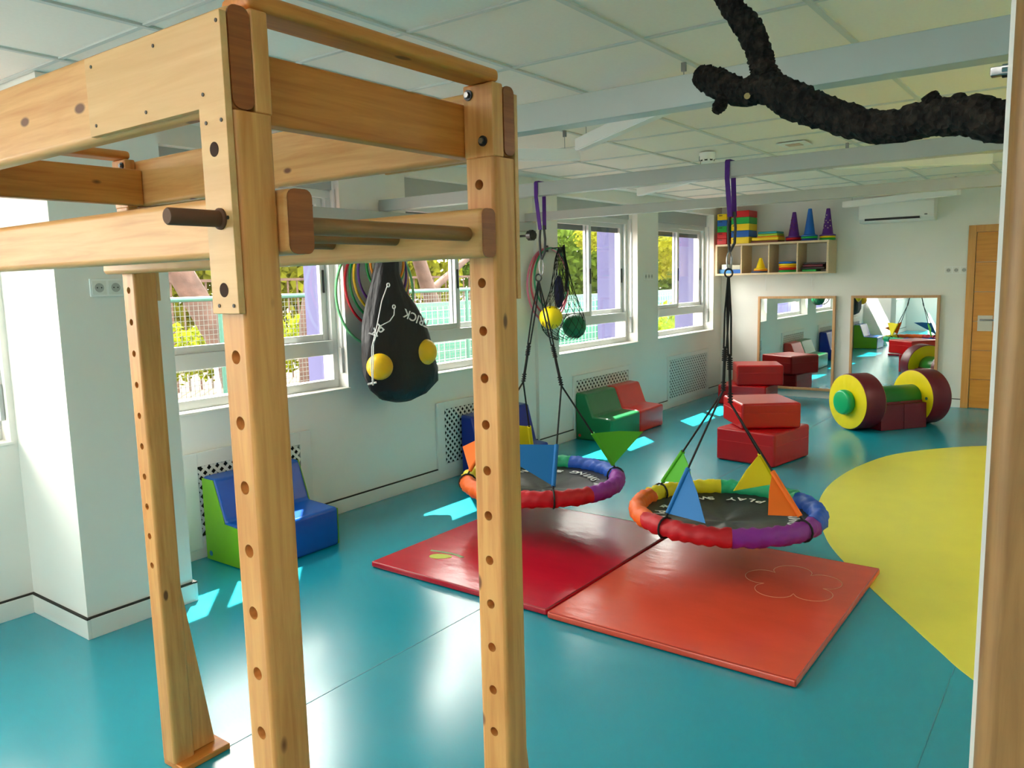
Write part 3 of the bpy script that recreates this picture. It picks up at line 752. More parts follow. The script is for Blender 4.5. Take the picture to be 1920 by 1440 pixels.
def swing(cx, cy, zr, rot, attach, knots, flags, label, tilt=(0, 0)):
    t = thing('disc_swing', label, 'swing', (cx, cy, zr - 0.06), 'round rainbow edged swings')
    Rr = 0.492
    def rim(a, r=Rr, dz=0.0):
        x, y = r * math.cos(a), r * math.sin(a)
        return Vector((cx + x, cy + y, zr + dz + x * tilt[0] + y * tilt[1]))
    order = ['purple', 'blue', 'green', 'yellow', 'orange', 'red']
    rnd = random.Random(int(cx * 100))
    for k, colr in enumerate(order):
        a0 = math.radians(rot + 60 * k); n = 26; m = 12
        vs = []; fs = []
        for i in range(n + 1):
            a = a0 + math.radians(60) * i / n
            ph = rnd.random() * 6
            for j in range(m):
                b = 2 * PI * j / m
                w = 0.048 * (1 + 0.06 * math.sin(a * 22 + j * 0.9 + k) + 0.09 * math.sin(a * 47 - j * 1.7) + 0.10 * (rnd.random() - 0.5))
                r = Rr + w * math.cos(b); p = rim(a, r, w * 1.05 * math.sin(b)); vs.append(p)
        for i in range(n):
            for j in range(m):
                fs.append((i * m + j, i * m + (j + 1) % m, (i + 1) * m + (j + 1) % m, (i + 1) * m + j))
        fs.append(tuple(range(m))); fs.append(tuple(range(n * m, (n + 1) * m))[::-1])
        obj('rim_sleeve', MB().add(vs, fs), RBM[colr], t, smooth=True, ang=60, label='%s padded rim sleeve' % colr)
    # sagging fabric disc
    vs = []; fs = []; na = 56; radii = [0.0, 0.06, 0.14, 0.23, 0.32, 0.40, 0.46]
    def sag(r, a): return -0.045 + 0.045 * (r / 0.46) ** 2 + 0.006 * math.sin(5 * a + 1) * (r / 0.46) * (1 - r / 0.46) * 4 - 0.02
    for lay in (0, -0.004):
        for r in radii[1:]:
            for i in range(na):
                a = 2 * PI * i / na; vs.append(rim(a, r, sag(r, a) + lay))
    c1 = len(vs); vs.append(rim(0, 0, sag(0, 0))); c2 = len(vs); vs.append(rim(0, 0, sag(0, 0) - 0.004))
    q = len(radii) - 1
    for L_ in (0, 1):
        o = L_ * q * na
        for i in range(q - 1):
            for j in range(na): fs.append((o + i * na + j, o + i * na + (j + 1) % na, o + (i + 1) * na + (j + 1) % na, o + (i + 1) * na + j))
        for j in range(na): fs.append(((c1, c2)[L_], o + j, o + (j + 1) % na))
    for j in range(na):
        fs.append(((q - 1) * na + j, (q - 1) * na + (j + 1) % na, (2 * q - 1) * na + (j + 1) % na, (2 * q - 1) * na + j))
    disc = obj('fabric_disc', MB().add(vs, fs), M_swm, t, smooth=True, ang=70)
    # lettering set in a ring, letters pointing inwards
    txt = 'SWING & PLAY'
    for start in (rot - 50, rot + 70, rot + 190):
        a = math.radians(start)
        for ch in txt:
            if ch != ' ':
                p = rim(a, 0.372, sag(0.372, a) + 0.004)
                M = Matrix.Translation(p) @ Matrix.Rotation(a + PI / 2, 4, 'Z')
                mb = text_obj('letter', ch, 0.088, M, M_letter, None)
                obj('letter', mb, M_letter, disc)
            a += math.radians(9.2)
    # ropes
    ring = Vector((cx, cy, 1.63))
    obj('top_ring', MB().tube([ring + Vector((0.022 * math.cos(2 * PI * k / 20), 0, 0.022 * math.sin(2 * PI * k / 20))) for k in range(20)], 0.005, 8, closed=True), M_black, t, smooth=True)
    for i, kn in enumerate(knots):
        kn = Vector(kn); d = (kn - ring); st = ring + Vector((0, 0, -0.024))
        off = Vector((0.007, 0.003, 0))
        mid = st.lerp(kn, 0.62)
        obj('rope', MB().tube([st + off * 0.4, st.lerp(mid, 0.5) + off * 1.4, mid + off], 0.0052, 7), M_rope, t, smooth=True)
        obj('rope', MB().tube([st - off * 0.4, st.lerp(mid, 0.5) - off * 1.4, mid - off], 0.0052, 7), M_rope, t, smooth=True)
        adj = obj('rope_adjuster', MB().tube([mid + Vector((0, 0, 0.01)), mid.lerp(kn, 0.4), kn], 0.009, 8), M_rope, t, smooth=True)
        for q_ in range(6):
            p = mid.lerp(kn, 0.05 + q_ * 0.045)
            obj('coil', MB().tube([p + Vector((0.0125 * math.cos(2 * PI * k / 12), 0.0125 * math.sin(2 * PI * k / 12), 0)) for k in range(12)], 0.004, 6, closed=True), M_rope, adj, smooth=True)
        for q_ in range(4):
            p = mid.lerp(kn, 0.8 + q_ * 0.06)
            obj('coil', MB().tube([p + Vector((0.012 * math.cos(2 * PI * k / 12), 0.012 * math.sin(2 * PI * k / 12), 0)) for k in range(12)], 0.004, 6, closed=True), M_rope, adj, smooth=True)
        for a in attach[2 * i:2 * i + 2]:
            e = rim(math.radians(a), Rr, 0.05)
            obj('rope', MB().tube([kn, kn.lerp(e, 0.5), e], 0.0058, 7), M_rope, t, smooth=True)
            obj('rim_tie', MB().tube([rim(math.radians(a), Rr + 0.056 * math.cos(2 * PI * k / 14), 0.056 * math.sin(2 * PI * k / 14)) for k in range(14)], 0.006, 6, closed=True), M_rope, t, smooth=True)
            if a in flags:
                colr, tip = flags[a]
                d = (kn - e).normalized(); s0 = e + d * 0.03; s1 = e + d * 0.30
                tipv = Vector(tip)
                nrm = (s1 - s0).cross(tipv - s0).normalized() * 0.0015
                bulge = s1.lerp(tipv, 0.5) + (s1 - s0).normalized() * 0.012
                P = [s0, s1, bulge, tipv]
                f = obj('flag', MB().add([p + nrm for p in P] + [p - nrm for p in P], [(0, 1, 2, 3), (7, 6, 5, 4), (0, 4, 5, 1), (1, 5, 6, 2), (2, 6, 7, 3), (3, 7, 4, 0)]), FLG[colr], t, label='%s cloth flag' % colr)
                obj('flag_sleeve', MB().tube([s0, s1], 0.014, 10), FLG[colr], f, smooth=True)
    return t

def strap(cx, cy, beam_y, z_top, z_bot, label):
    t = thing('hanging_strap', label, 'strap', (cx, cy, z_bot), 'purple straps over the beam')
    y0, y1 = beam_y - 0.006, beam_y + 0.081
    zt = 1.96
    P = [(cx, cy - 0.004, zt), (cx, y0 - 0.002, z_bot + 0.30), (cx, y0, 2.13), (cx, y0, z_top), (cx, y0 + 0.012, z_top + 0.007), (cx, y1 - 0.012, z_top + 0.007), (cx, y1, z_top), (cx, y1, 2.13), (cx, y1 + 0.002, z_bot + 0.30), (cx, cy + 0.004, zt)]
    P = [(cx + 0.006, cy - 0.014, 1.93), (cx, y0 - 0.001, 2.13), (cx, y0, z_top), (cx, y0 + 0.010, z_top + 0.008), (cx, y1 - 0.010, z_top + 0.008), (cx, y1, z_top), (cx, y1 + 0.001, 2.13), (cx + 0.020, cy + 0.014, 1.93)]
    th = 0.004; w = 0.026
    mb = MB()
    for i in range(len(P) - 1):
        a = Vector(P[i]); b = Vector(P[i + 1])
        mb.beam(a - (b - a).normalized() * 0.001, b + (b - a).normalized() * 0.001, th, w, upv=(1, 0, 0))
    obj('webbing', mb, M_strap, t)
    s = MB()
    for sx in (-0.012, 0.012):
        s.tube([(cx + 0.012 + sx, cy, 1.955), (cx + 0.012 + sx * 1.7, cy, 1.87), (cx + 0.012 + sx * 1.4, cy, 1.79), (cx + 0.004, cy, 1.745)], 0.008, 8)
    obj('sling', s, mat('grey_sling', (60, 60, 64), 0.6), t, smooth=True)
    ca = [(cx + 0.011 * math.cos(2 * PI * k / 20), cy + 0.006 * math.cos(2 * PI * k / 20), 1.697 + 0.05 * math.sin(2 * PI * k / 20)) for k in range(20)]
    c = obj('carabiner', MB().tube(ca, 0.0045, 8, closed=True), M_metal, t, smooth=True)
    obj('lock_sleeve', MB().tube([(cx + 0.0105, cy + 0.006, 1.68), (cx + 0.0105, cy + 0.006, 1.715)], 0.0075, 8), M_metal, c, smooth=True)
strap(-1.64, 4.197, 4.16, 2.217, 1.65, 'purple strap hanging from beam above the swing nearest the yellow floor')
strap(-2.875, 4.197, 4.16, 2.217, 1.65, 'purple strap hanging from beam above the swing beside the drilled post')
swing(-1.64, 4.19, 0.305, -65, [163, 253, 343, 73], [(-1.656, 4.172, 0.985), (-1.628, 4.208, 0.915)],
      {163: ('green', (-1.80, 4.10, 0.46)), 253: ('blue', (-1.52, 3.62, 0.40)), 343: ('orange', (-1.33, 3.98, 0.38)), 73: ('yellow', (-1.60, 4.20, 0.42))},
      'rainbow disc swing hanging above the orange-red gym mat', tilt=(0.0, 0.0))
swing(-2.90, 4.20, 0.315, -20, [222, 132, 312, 42], [(-3.03, 4.19, 0.955), (-2.745, 4.21, 0.945)],
      {42: ('green', (-2.50, 4.86, 0.56)), 132: ('yellow', (-3.36, 4.28, 0.62)), 312: ('blue', (-2.98, 3.75, 0.60)), 222: ('orange', (-3.45, 4.05, 0.50))},
      'rainbow disc swing partly hidden behind the drilled pine post', tilt=(0.0, 0.0))

# ------------------------------------------------------------------ foam chairs
def foam_chair(y0, y1, xb, depth, hb, hs, body, label, sidem=None, mark=None):
    t = thing('foam_chair', label, 'chair', (xb + depth / 2, (y0 + y1) / 2, 0), 'soft foam chairs along the window wall')
    poly = [(xb, 0.0), (xb + depth, 0.0), (xb + depth + 0.005, hs), (xb + 0.21, hs + 0.012), (xb + 0.125, hb - 0.006), (xb, hb)]
    g = 0.004 if sidem else 0
    b = obj('cushion_body', MB().prism(poly, 'y', y0 + g, y1 - g), body, t, bevel=0.022, seg=4)
    if sidem:
        in_ = [(xb + 0.006, 0.006), (xb + depth - 0.008, 0.006), (xb + depth - 0.004, hs - 0.012), (xb + 0.205, hs + 0.002), (xb + 0.115, hb - 0.014), (xb + 0.006, hb - 0.012)]
        obj('side_panel', MB().prism(in_, 'y', y0, y0 + 0.006), sidem, t, label='lime green side panel')
        obj('side_panel', MB().prism(in_, 'y', y1 - 0.006, y1), sidem, t, label='lime green side panel')
    if mark:
        obj('logo_mark', MB().lathe([(0.016, -0.001), (0.016, 0.002)], (xb + 0.05, y0 - 0.0002, 0.045), 18, axis=(0, 1, 0)), mark, t)
    return t
M_mkb = mat('blue_mark', (30, 110, 170), 0.5); M_mkr = mat('red_mark', (190, 60, 40), 0.5)
foam_chair(2.575, 3.20, -4.235, 0.475, 0.51, 0.245, M_blue, 'blue foam chair with lime green side beside the square pillar', M_lime, M_mkb)
foam_chair(4.95, 5.76, -4.235, 0.335, 0.52, 0.18, M_navy, 'blue foam chair behind the disc swing near the drilled post')
foam_chair(6.73, 7.335, -4.225, 0.415, 0.475, 0.235, M_green, 'green foam chair joined to the red one', None, M_mkr)
foam_chair(7.34, 7.88, -4.225, 0.415, 0.475, 0.235, M_coral, 'coral red foam chair joined to the green one')

# ------------------------------------------------------------------ red foam blocks
def block(c, sx, sy, z0, z1, deg, label):
    t = thing('foam_block', label, 'block', (c[0], c[1], z0), 'red foam blocks in two stacks')
    obj('cushion', MB().obox(c, sx, sy, z0 + 0.001, z1, math.radians(deg)), M_red, t, bevel=0.022, seg=4)
    cs, sn = math.cos(math.radians(deg)), math.sin(math.radians(deg))
    zz = z0 + (z1 - z0) * 0.62
    loop = [(-sx / 2, -sy / 2), (sx / 2, -sy / 2), (sx / 2, sy / 2), (-sx / 2, sy / 2)]
    P = []
    k = 1.0
    for (x, y) in [(-sx / 2, -sy / 2 + .03), (-sx / 2 + .03, -sy / 2), (sx / 2 - .03, -sy / 2), (sx / 2, -sy / 2 + .03), (sx / 2, sy / 2 - .03), (sx / 2 - .03, sy / 2), (-sx / 2 + .03, sy / 2), (-sx / 2, sy / 2 - .03)]:
        P.append((c[0] + x * cs - y * sn, c[1] + x * sn + y * cs, zz))
    obj('seam', MB().tube(P, 0.0022, 5, closed=True), mat('seam_red', (196, 40, 44), 0.5), t)
block((-2.356, 6.877), 0.557, 0.634, 0.0, 0.29, -9.5, 'large red foam block at the bottom of the nearer stack')
block((-2.41, 6.96), 0.52, 0.56, 0.29, 0.515, 38, 'red foam block turned askew on top of the nearer stack')
block((-3.58, 9.86), 0.60, 0.60, 0.0, 0.245, 4, 'red foam block at the bottom of the stack by the mirror')
block((-3.48, 9.90), 0.56, 0.52, 0.245, 0.50, 27, 'red foam block on top of the stack by the mirror')

# ------------------------------------------------------------------ foam dumbbell roller
ang = math.radians(37)
ax = Vector((math.sin(ang), math.cos(ang), 0)); nx = Vector((math.cos(ang), -math.sin(ang), 0)); O = Vector((-2.06, 8.56, 0))
db = thing('foam_roller', 'giant foam dumbbell with maroon wheels and green axle', 'foam roller', tuple(O + ax * 0.5))
def disc(t0, t1, r, name, m, parent, bev=0.03, wr=0.0, label=None, n=48):
    prof = [(0.001, t0), (r - bev, t0), (r - bev * 0.3, t0 + bev * 0.25), (r, t0 + bev), (r, t1 - bev), (r - bev * 0.3, t1 - bev * 0.25), (r - bev, t1), (0.001, t1)]
    return obj(name, MB().lathe(prof, (O.x, O.y, 0.292), n, axis=tuple(ax)), m, parent, smooth=True, ang=50, label=label)
for (t0, t1) in ((0.0, 0.235), (0.82, 1.055)):
    w = disc(t0, t1, 0.29, 'wheel', M_maroon, db, 0.012)
    for (a, b) in ((t0 - 0.006, t0 + 0.002), (t1 - 0.002, t1 + 0.006)):
        n = 64; vs = []; fs = []
        rnd = random.Random(int(a * 1000) + 5)
        wr = [0.004 * rnd.random() for _ in range(n)]
        ctr = Vector((O.x, O.y, 0.292)); zv = Vector((0, 0, 1))
        sgn = -1 if a < t0 else 1
        face = a if sgn < 0 else b
        back = b if sgn < 0 else a
        for (r, d) in ((0.281, back), (0.281, face - sgn * 0.003), (0.25, face), (0.19, face), (0.13, face)):
            for j in range(n):
                th = 2 * PI * j / n; k = wr[j] * (1 if 0.14 < r < 0.27 else 0)
                vs.append(ctr + ax * (d + sgn * k) + nx * (r * math.cos(th)) + zv * (r * math.sin(th)))
        for i in range(4):
            for j in range(n): fs.append((i * n + j, i * n + (j + 1) % n, (i + 1) * n + (j + 1) % n, (i + 1) * n + j))
        fs.append(tuple(range(4 * n, 5 * n)))
        obj('yellow_face', MB().add(vs, fs), M_yel, w, smooth=True, ang=50)
disc(0.22, 0.83, 0.135, 'axle', M_tgreen, db, 0.01)
disc(-0.085, 0.0, 0.128, 'hub_end', M_hgreen, db, 0.025)
disc(1.055, 1.14, 0.128, 'hub_end', M_hgreen, db, 0.025)
prof = [(-0.20, 0.002), (0.215, 0.002), (0.205, 0.262), (0.150, 0.262)]
for k in range(13):
    th = -0.05 - (PI - 0.1) * k / 12
    prof.append((0.145 * math.cos(th), 0.292 + 0.145 * math.sin(th)))
prof += [(-0.150, 0.262), (-0.195, 0.262)]
for (t0, t1) in ((0.245, 0.528), (0.532, 0.812)):
    vs = []
    for t in (t0, t1):
        for (u, z) in prof: p = O + ax * t + nx * u; vs.append((p.x, p.y, z))
    n = len(prof)
    obj('cradle_block', MB().add(vs, [tuple(range(n))[::-1], tuple(range(n, 2 * n))] + [(i, (i + 1) % n, n + (i + 1) % n, n + i) for i in range(n)]), M_maroon, db, bevel=0.008, seg=2)
p = O + ax * 0.811 + nx * 0.20
obj('logo_mark', MB().lathe([(0.016, -0.002), (0.016, 0.002)], (p.x, p.y, 0.30), 16, axis=tuple(ax)), mat('teal_mark', (40, 110, 110), 0.5), db)

# ------------------------------------------------------------------ mirrors
def mirror_mat():
    m = bpy.data.materials.new('mirror_glass'); m.use_nodes = True
    b = m.node_tree.nodes['Principled BSDF']
    b.inputs['Base Color'].default_value = (0.86, 0.9, 0.88, 1); b.inputs['Metallic'].default_value = 1; b.inputs['Roughness'].default_value = 0.0
    return m
M_mir = mirror_mat()
def mirror(x0, x1, z0, z1, label):
    t = thing('wall_mirror', label, 'mirror', ((x0 + x1) / 2, 10.58, z0), 'oak framed mirrors on the end wall')
    y0, y1 = 10.545, 10.583
    w = 0.032
    obj('frame_bar', B(x0, x0 + w, y0, y1, z0, z1), W_frame, t, bevel=0.003)
    obj('frame_bar', B(x1 - w, x1, y0, y1, z0, z1), W_frame, t, bevel=0.003)
    obj('frame_bar', B(x0 + w, x1 - w, y0, y1, z0, z0 + w), W_frame, t, bevel=0.003)
    obj('frame_bar', B(x0 + w, x1 - w, y0, y1, z1 - w, z1), W_frame, t, bevel=0.003)
    obj('mirror_glass', B(x0 + w, x1 - w, y0 + 0.014, y0 + 0.018, z0 + w, z1 - w), M_mir, t)
mirror(-3.715, -2.72, 0.10, 1.325, 'oak framed wall mirror behind the red foam blocks')
mirror(-2.535, -1.54, 0.10, 1.327, 'oak framed wall mirror behind the foam dumbbell')

# ------------------------------------------------------------------ wall shelf and its contents
sh = thing('wall_shelf', 'pale oak wall shelf with four open compartments', 'shelf', (-3.46, 10.42, 1.615))
SX0, SX1, SY0, SY1, SZ0, SZ1 = -4.19, -2.735, 10.23, 10.598, 1.612, 2.022
tk = 0.026
obj('shelf_board', B(SX0, SX1, SY0, SY1, SZ0, SZ0 + tk), W_shelf, sh, bevel=0.002)
obj('shelf_board', B(SX0, SX1, SY0, SY1, SZ1 - tk, SZ1), W_shelf, sh, bevel=0.002)
for x in (SX0, SX1 - tk):
    obj('side_board', B(x, x + tk, SY0, SY1, SZ0 + tk, SZ1 - tk), W_shelf, sh, bevel=0.002)
for x in (-3.835, -3.475, -3.115):
    obj('divider', B(x - 0.009, x + 0.009, SY0, SY1, SZ0 + tk, SZ1 - tk), W_shelf, sh, bevel=0.002)
FL = SZ0 + tk; TP = SZ1
def cm(n, rgb, r=0.45): return mat('plastic_' + n, rgb, r, vary=0.04)
PC = {'red': cm('red', (200, 14, 22)), 'yellow': cm('yellow', (238, 208, 10)), 'green': cm('green', (20, 168, 66)), 'blue': cm('blue', (14, 96, 186)), 'purple': cm('purple', (84, 24, 130)),
      'teal': cm('teal', (10, 150, 160)), 'lime': cm('lime', (160, 196, 40)), 'brown': cm('brown', (120, 60, 40)), 'orange': cm('orange', (236, 140, 20)), 'navy': cm('navy', (26, 50, 130)), 'slate': cm('slate', (70, 80, 120)), 'white': cm('white', (232, 232, 228)), 'sky': cm('sky', (60, 140, 205)), 'maroon': cm('maroon', (96, 18, 34)), 'black': cm('blackish', (30, 22, 24))}
def hurdle_block(x0, x1, y0, y1, z0, h, colr, label):
    t = thing('plastic_brick', label, 'brick', ((x0 + x1) / 2, (y0 + y1) / 2, z0), 'stacked plastic bricks on the wall shelf')
    obj('brick_body', B(x0, x1, y0, y1, z0 + 0.0005, z0 + h - 0.0005), PC[colr], t, bevel=0.006)
    obj('grip_slot', B(x0 + 0.02, x0 + 0.07, y0 - 0.0008, y0 + 0.002, z0 + h * 0.68, z0 + h * 0.80), M_black, t)
z = TP
for k, colr in enumerate(['red', 'red', 'green', 'blue', 'yellow']):
    hurdle_block(-4.185, -4.055, 10.27, 10.53, z, 0.080, colr, ['red brick at the bottom of the stack in the room corner', 'second red brick in the corner stack under the green one', 'green brick in the corner stack between red and blue', 'blue brick in the corner stack just under the yellow top one', 'yellow brick on top of the stack in the room corner'][k]); z += 0.080
z = TP
for k, colr in enumerate(['yellow', 'blue', 'yellow', 'green', 'red']):
    hurdle_block(-3.985, -3.745, 10.25, 10.55, z, 0.085, colr, ['yellow brick at the bottom of the stack beside the seat pads', 'blue brick above the bottom yellow one beside the seat pads', 'yellow brick between blue and green beside the seat pads', 'green brick under the red top one beside the seat pads', 'red brick on top of the stack beside the seat pads'][k]); z += 0.085
z = TP
pads = [('brown', -3.73, -3.375, 0.028, 0.02, 'brown seat pad at the bottom of the pile on the shelf top'), ('yellow', -3.715, -3.37, 0.040, 0, 'yellow seat pad in the pile on the shelf top'), ('orange', -3.645, -3.38, 0.016, 0, 'orange seat pad in the pile on the shelf top'), ('lime', -3.640, -3.385, 0.028, 0, 'lime seat pad under the teal one on the shelf top'), ('teal', -3.635, -3.39, 0.028, 0, 'teal seat pad on top of the pile on the shelf top')]
for (colr, x0, x1, h, d, lab) in pads:
    obj('seat_pad', B(x0, x1, 10.27, 10.55, z + 0.0003, z + h), PC[colr], bevel=min(0.009, h * 0.4), seg=3, label=lab, cat='seat pad', group='flat seat pads on the wall shelf'); z += h
def bag(c, r, h, z, colr, label, name='bean_bag', group='flat round discs stacked on the wall shelf', n=24):
    return obj(name, MB().lathe([(0.001, 0), (r * 0.9, 0.0004), (r, h * 0.4), (r, h * 0.6), (r * 0.92, h - 0.0004), (0.001, h)], (c[0], c[1], z), n), PC[colr], smooth=True, ang=60, label=label, cat='disc', group=group)
def cone(c, z, r, h, colr, label, dots=None, base=True):
    t = thing('sport_cone', label, 'cone', (c[0], c[1], z), 'marker cones on the wall shelf')
    b = obj('cone_body', MB().lathe([(r, 0.0005), (r, 0.012), (r * 0.72, 0.020), (r * 0.66, 0.03), (r * 0.22, h - 0.004), (r * 0.18, h)], (c[0], c[1], z), 28), PC[colr], t, smooth=True, ang=35)
    if dots:
        for k in range(10):
            a = -PI / 2 + (k % 4 - 1.5) * 0.55; f = 0.22 + 0.22 * (k // 4) + 0.08 * (k % 2)
            rr = r * 0.66 + (r * 0.22 - r * 0.66) * f
            obj('hole_mark', MB().ball((c[0] + rr * math.cos(a), c[1] + rr * math.sin(a), z + 0.03 + (h - 0.034) * f), 0.0075, 8), dots, b)
M_dot = mat('hole_pale', (220, 200, 190), 0.6); M_dotd = mat('hole_dark', (120, 40, 70), 0.6)
z1 = TP
for (colr, h) in (('maroon', 0.022), ('red', 0.028)):
    bag((-3.215, 10.40), 0.10, h, z1, colr, '%s disc under the purple cone without pale dots' % ('dark maroon' if colr == 'maroon' else 'bright red')); z1 += h
cone((-3.215, 10.40), z1, 0.10, 0.32, 'purple', 'purple cone beside the blue one, without pale dots', M_dotd)
z2 = TP
for (colr, h, lab) in (('navy', 0.026, 'navy disc at the bottom below the blue cone'), ('green', 0.028, 'green disc directly below the blue cone')):
    bag((-3.00, 10.33), 0.100, h, z2, colr, lab); z2 += h
cone((-3.00, 10.33), z2, 0.10, 0.34, 'blue', 'bright blue cone between the two purple ones')
z3 = TP
for (colr, h, lab) in (('green', 0.026, 'green disc at the bottom below the dotted purple cone'), ('yellow', 0.026, 'yellow disc directly below the dotted purple cone')):
    bag((-2.80, 10.40), 0.096, h, z3, colr, lab); z3 += h
cone((-2.80, 10.40), z3, 0.098, 0.335, 'purple', 'purple cone with pale dots at the shelf end', M_dot)
# compartments
obj('storage_box', B(-4.155, -3.99, 10.28, 10.50, FL, FL + 0.055), PC['sky'], bevel=0.003, label='light blue flat box in the corner compartment', cat='box')
obj('storage_box', B(-3.985, -3.86, 10.28, 10.50, FL, FL + 0.05), PC['blue'], bevel=0.003, label='darker blue flat box beside the light blue one', cat='box')
obj('storage_box', B(-4.125, -4.045, 10.29, 10.45, FL + 0.055, FL + 0.12), PC['white'], bevel=0.003, label='white carton standing on the light blue box', cat='box')
obj('storage_box', B(-3.985, -3.875, 10.30, 10.46, FL + 0.05, FL + 0.11), mat('kraft_card', (205, 200, 180), 0.8), bevel=0.003, label='beige carton standing on the darker blue box', cat='box')
bag((-3.64, 10.37), 0.11, 0.022, FL, 'slate', 'slate disc lying under the yellow cone')
bag((-3.62, 10.37), 0.095, 0.02, FL + 0.022, 'orange', 'orange disc lying directly under the yellow cone')
cone((-3.625, 10.37), FL + 0.042, 0.085, 0.15, 'yellow', 'small yellow cone inside the second compartment')
z = FL
for (colr, lab) in (('green', 'green plate at the bottom of the plate pile'), ('red', 'red plate in the plate pile above the green one'), ('orange', 'orange plate in the plate pile under the yellow one'), ('yellow', 'yellow plate in the plate pile under the blue one'), ('blue', 'blue plate on top of the plate pile')):
    bag((-3.27, 10.38), 0.12, 0.027, z, colr, lab, 'plate', 'plates in the third compartment'); z += 0.027
z = FL
for (colr, x0, x1, h, lab) in (('green', -3.075, -2.90, 0.028, 'green folded cloth at the bottom of the last compartment'), ('black', -3.09, -2.80, 0.03, 'black folded cloth above the green one'), ('maroon', -3.07, -2.82, 0.03, 'maroon folded cloth near the pile top'), ('black', -3.06, -2.79, 0.024, 'black folded cloth on top of the last compartment pile')):
    obj('folded_cloth', B(x0, x1, 10.30, 10.52, z + 0.0003, z + h), PC[colr], bevel=0.008, seg=3, label=lab, cat='cloth', group='folded cloths in the last compartment'); z += h
# hanging cables under the shelf
obj('cable', MB().tube([(-3.63, 10.588, 1.61), (-3.63, 10.585, 1.50), (-3.628, 10.588, 1.40)], 0.003, 6), M_white, smooth=True, label='single white cable hanging below the second compartment', cat='cable')
obj('cable', MB().tube([(-3.01, 10.588, 1.61), (-3.005, 10.585, 1.50), (-3.02, 10.588, 1.40), (-3.035, 10.585, 1.47), (-3.03, 10.588, 1.61)], 0.003, 6), M_white, smooth=True, label='looped white cable hanging below the last compartment', cat='cable')

# ------------------------------------------------------------------ air conditioner
ac = thing('air_conditioner', 'white wall air conditioner with dark air slot', 'air conditioner', (-2.03, 10.49, 2.20))
obj('casing', MB().prism([(10.598, 2.20), (10.44, 2.20), (10.39, 2.245), (10.375, 2.42), (10.40, 2.465), (10.598, 2.47)], 'x', -2.44, -1.62), M_white, ac, bevel=0.008, seg=2)
obj('air_slot', B(-2.37, -1.77, 10.385, 10.42, 2.226, 2.252), M_black, ac)
obj('louvre', MB().beam((-2.36, 10.402, 2.222), (-1.76, 10.402, 2.222), 0.03, 0.008), M_white, ac)
obj('display', B(-1.72, -1.69, 10.3755, 10.386, 2.262, 2.274), mat('display_grey', (90, 95, 96), 0.4), ac)

# ------------------------------------------------------------------ socket plates
def sockets(n, o, along, nrm, pitch, size, label, fw=0.008):
    # o: centre of first module on the wall
    o = Vector(o); along = Vector(along); nrm = Vector(nrm)
    mid = o + along * pitch * (n - 1) / 2
    t = thing('socket_plate', label, 'socket', tuple(mid))
    zz = Vector((0, 0, 1))
    def pbox(c, a, h, d0, d1):
        vs = []
        for d in (d0, d1):
            for (i, j) in ((-1, -1), (1, -1), (1, 1), (-1, 1)):
                vs.append(c + along * (i * a / 2) + zz * (j * h / 2) + nrm * d)
        return MB().add(vs, [(3, 2, 1, 0), (4, 5, 6, 7), (0, 1, 5, 4), (1, 2, 6, 5), (2, 3, 7, 6), (3, 0, 4, 7)])
    obj('surround', pbox(mid, pitch * (n - 1) + size + 0.014, size + 0.014, 0, fw), M_white, t, bevel=0.002)
    for k in range(n):
        c = o + along * (pitch * k)
        m = obj('module', pbox(c, size * 0.94, size * 0.94, fw, fw + 0.0015), M_base, t)
        obj('well', MB().lathe([(size * 0.31, fw + 0.0014), (size * 0.31, fw + 0.0022)], tuple(c), 22, axis=tuple(nrm)), mat('socket_well', (172, 174, 170), 0.5), m)
        for s in (-1, 1):
            obj('pin_hole', MB().lathe([(size * 0.045, fw + 0.0022), (size * 0.045, fw + 0.0028)], tuple(c + along * (s * size * 0.14)), 8, axis=tuple(nrm)), M_black, m)
sockets(2, (-3.72, 1.822, 1.628), (0, 1, 0), (1, 0, 0), 0.076, 0.068, 'white double socket on the square pillar')
sockets(3, (-1.475, 10.6, 1.615), (1, 0, 0), (0, -1, 0), 0.08, 0.07, 'white triple socket on the end wall beside the door')
sockets(3, (-4.25, 8.317, 1.625), (0, 1, 0), (1, 0, 0), 0.075, 0.066, 'white triple socket between the two far windows')

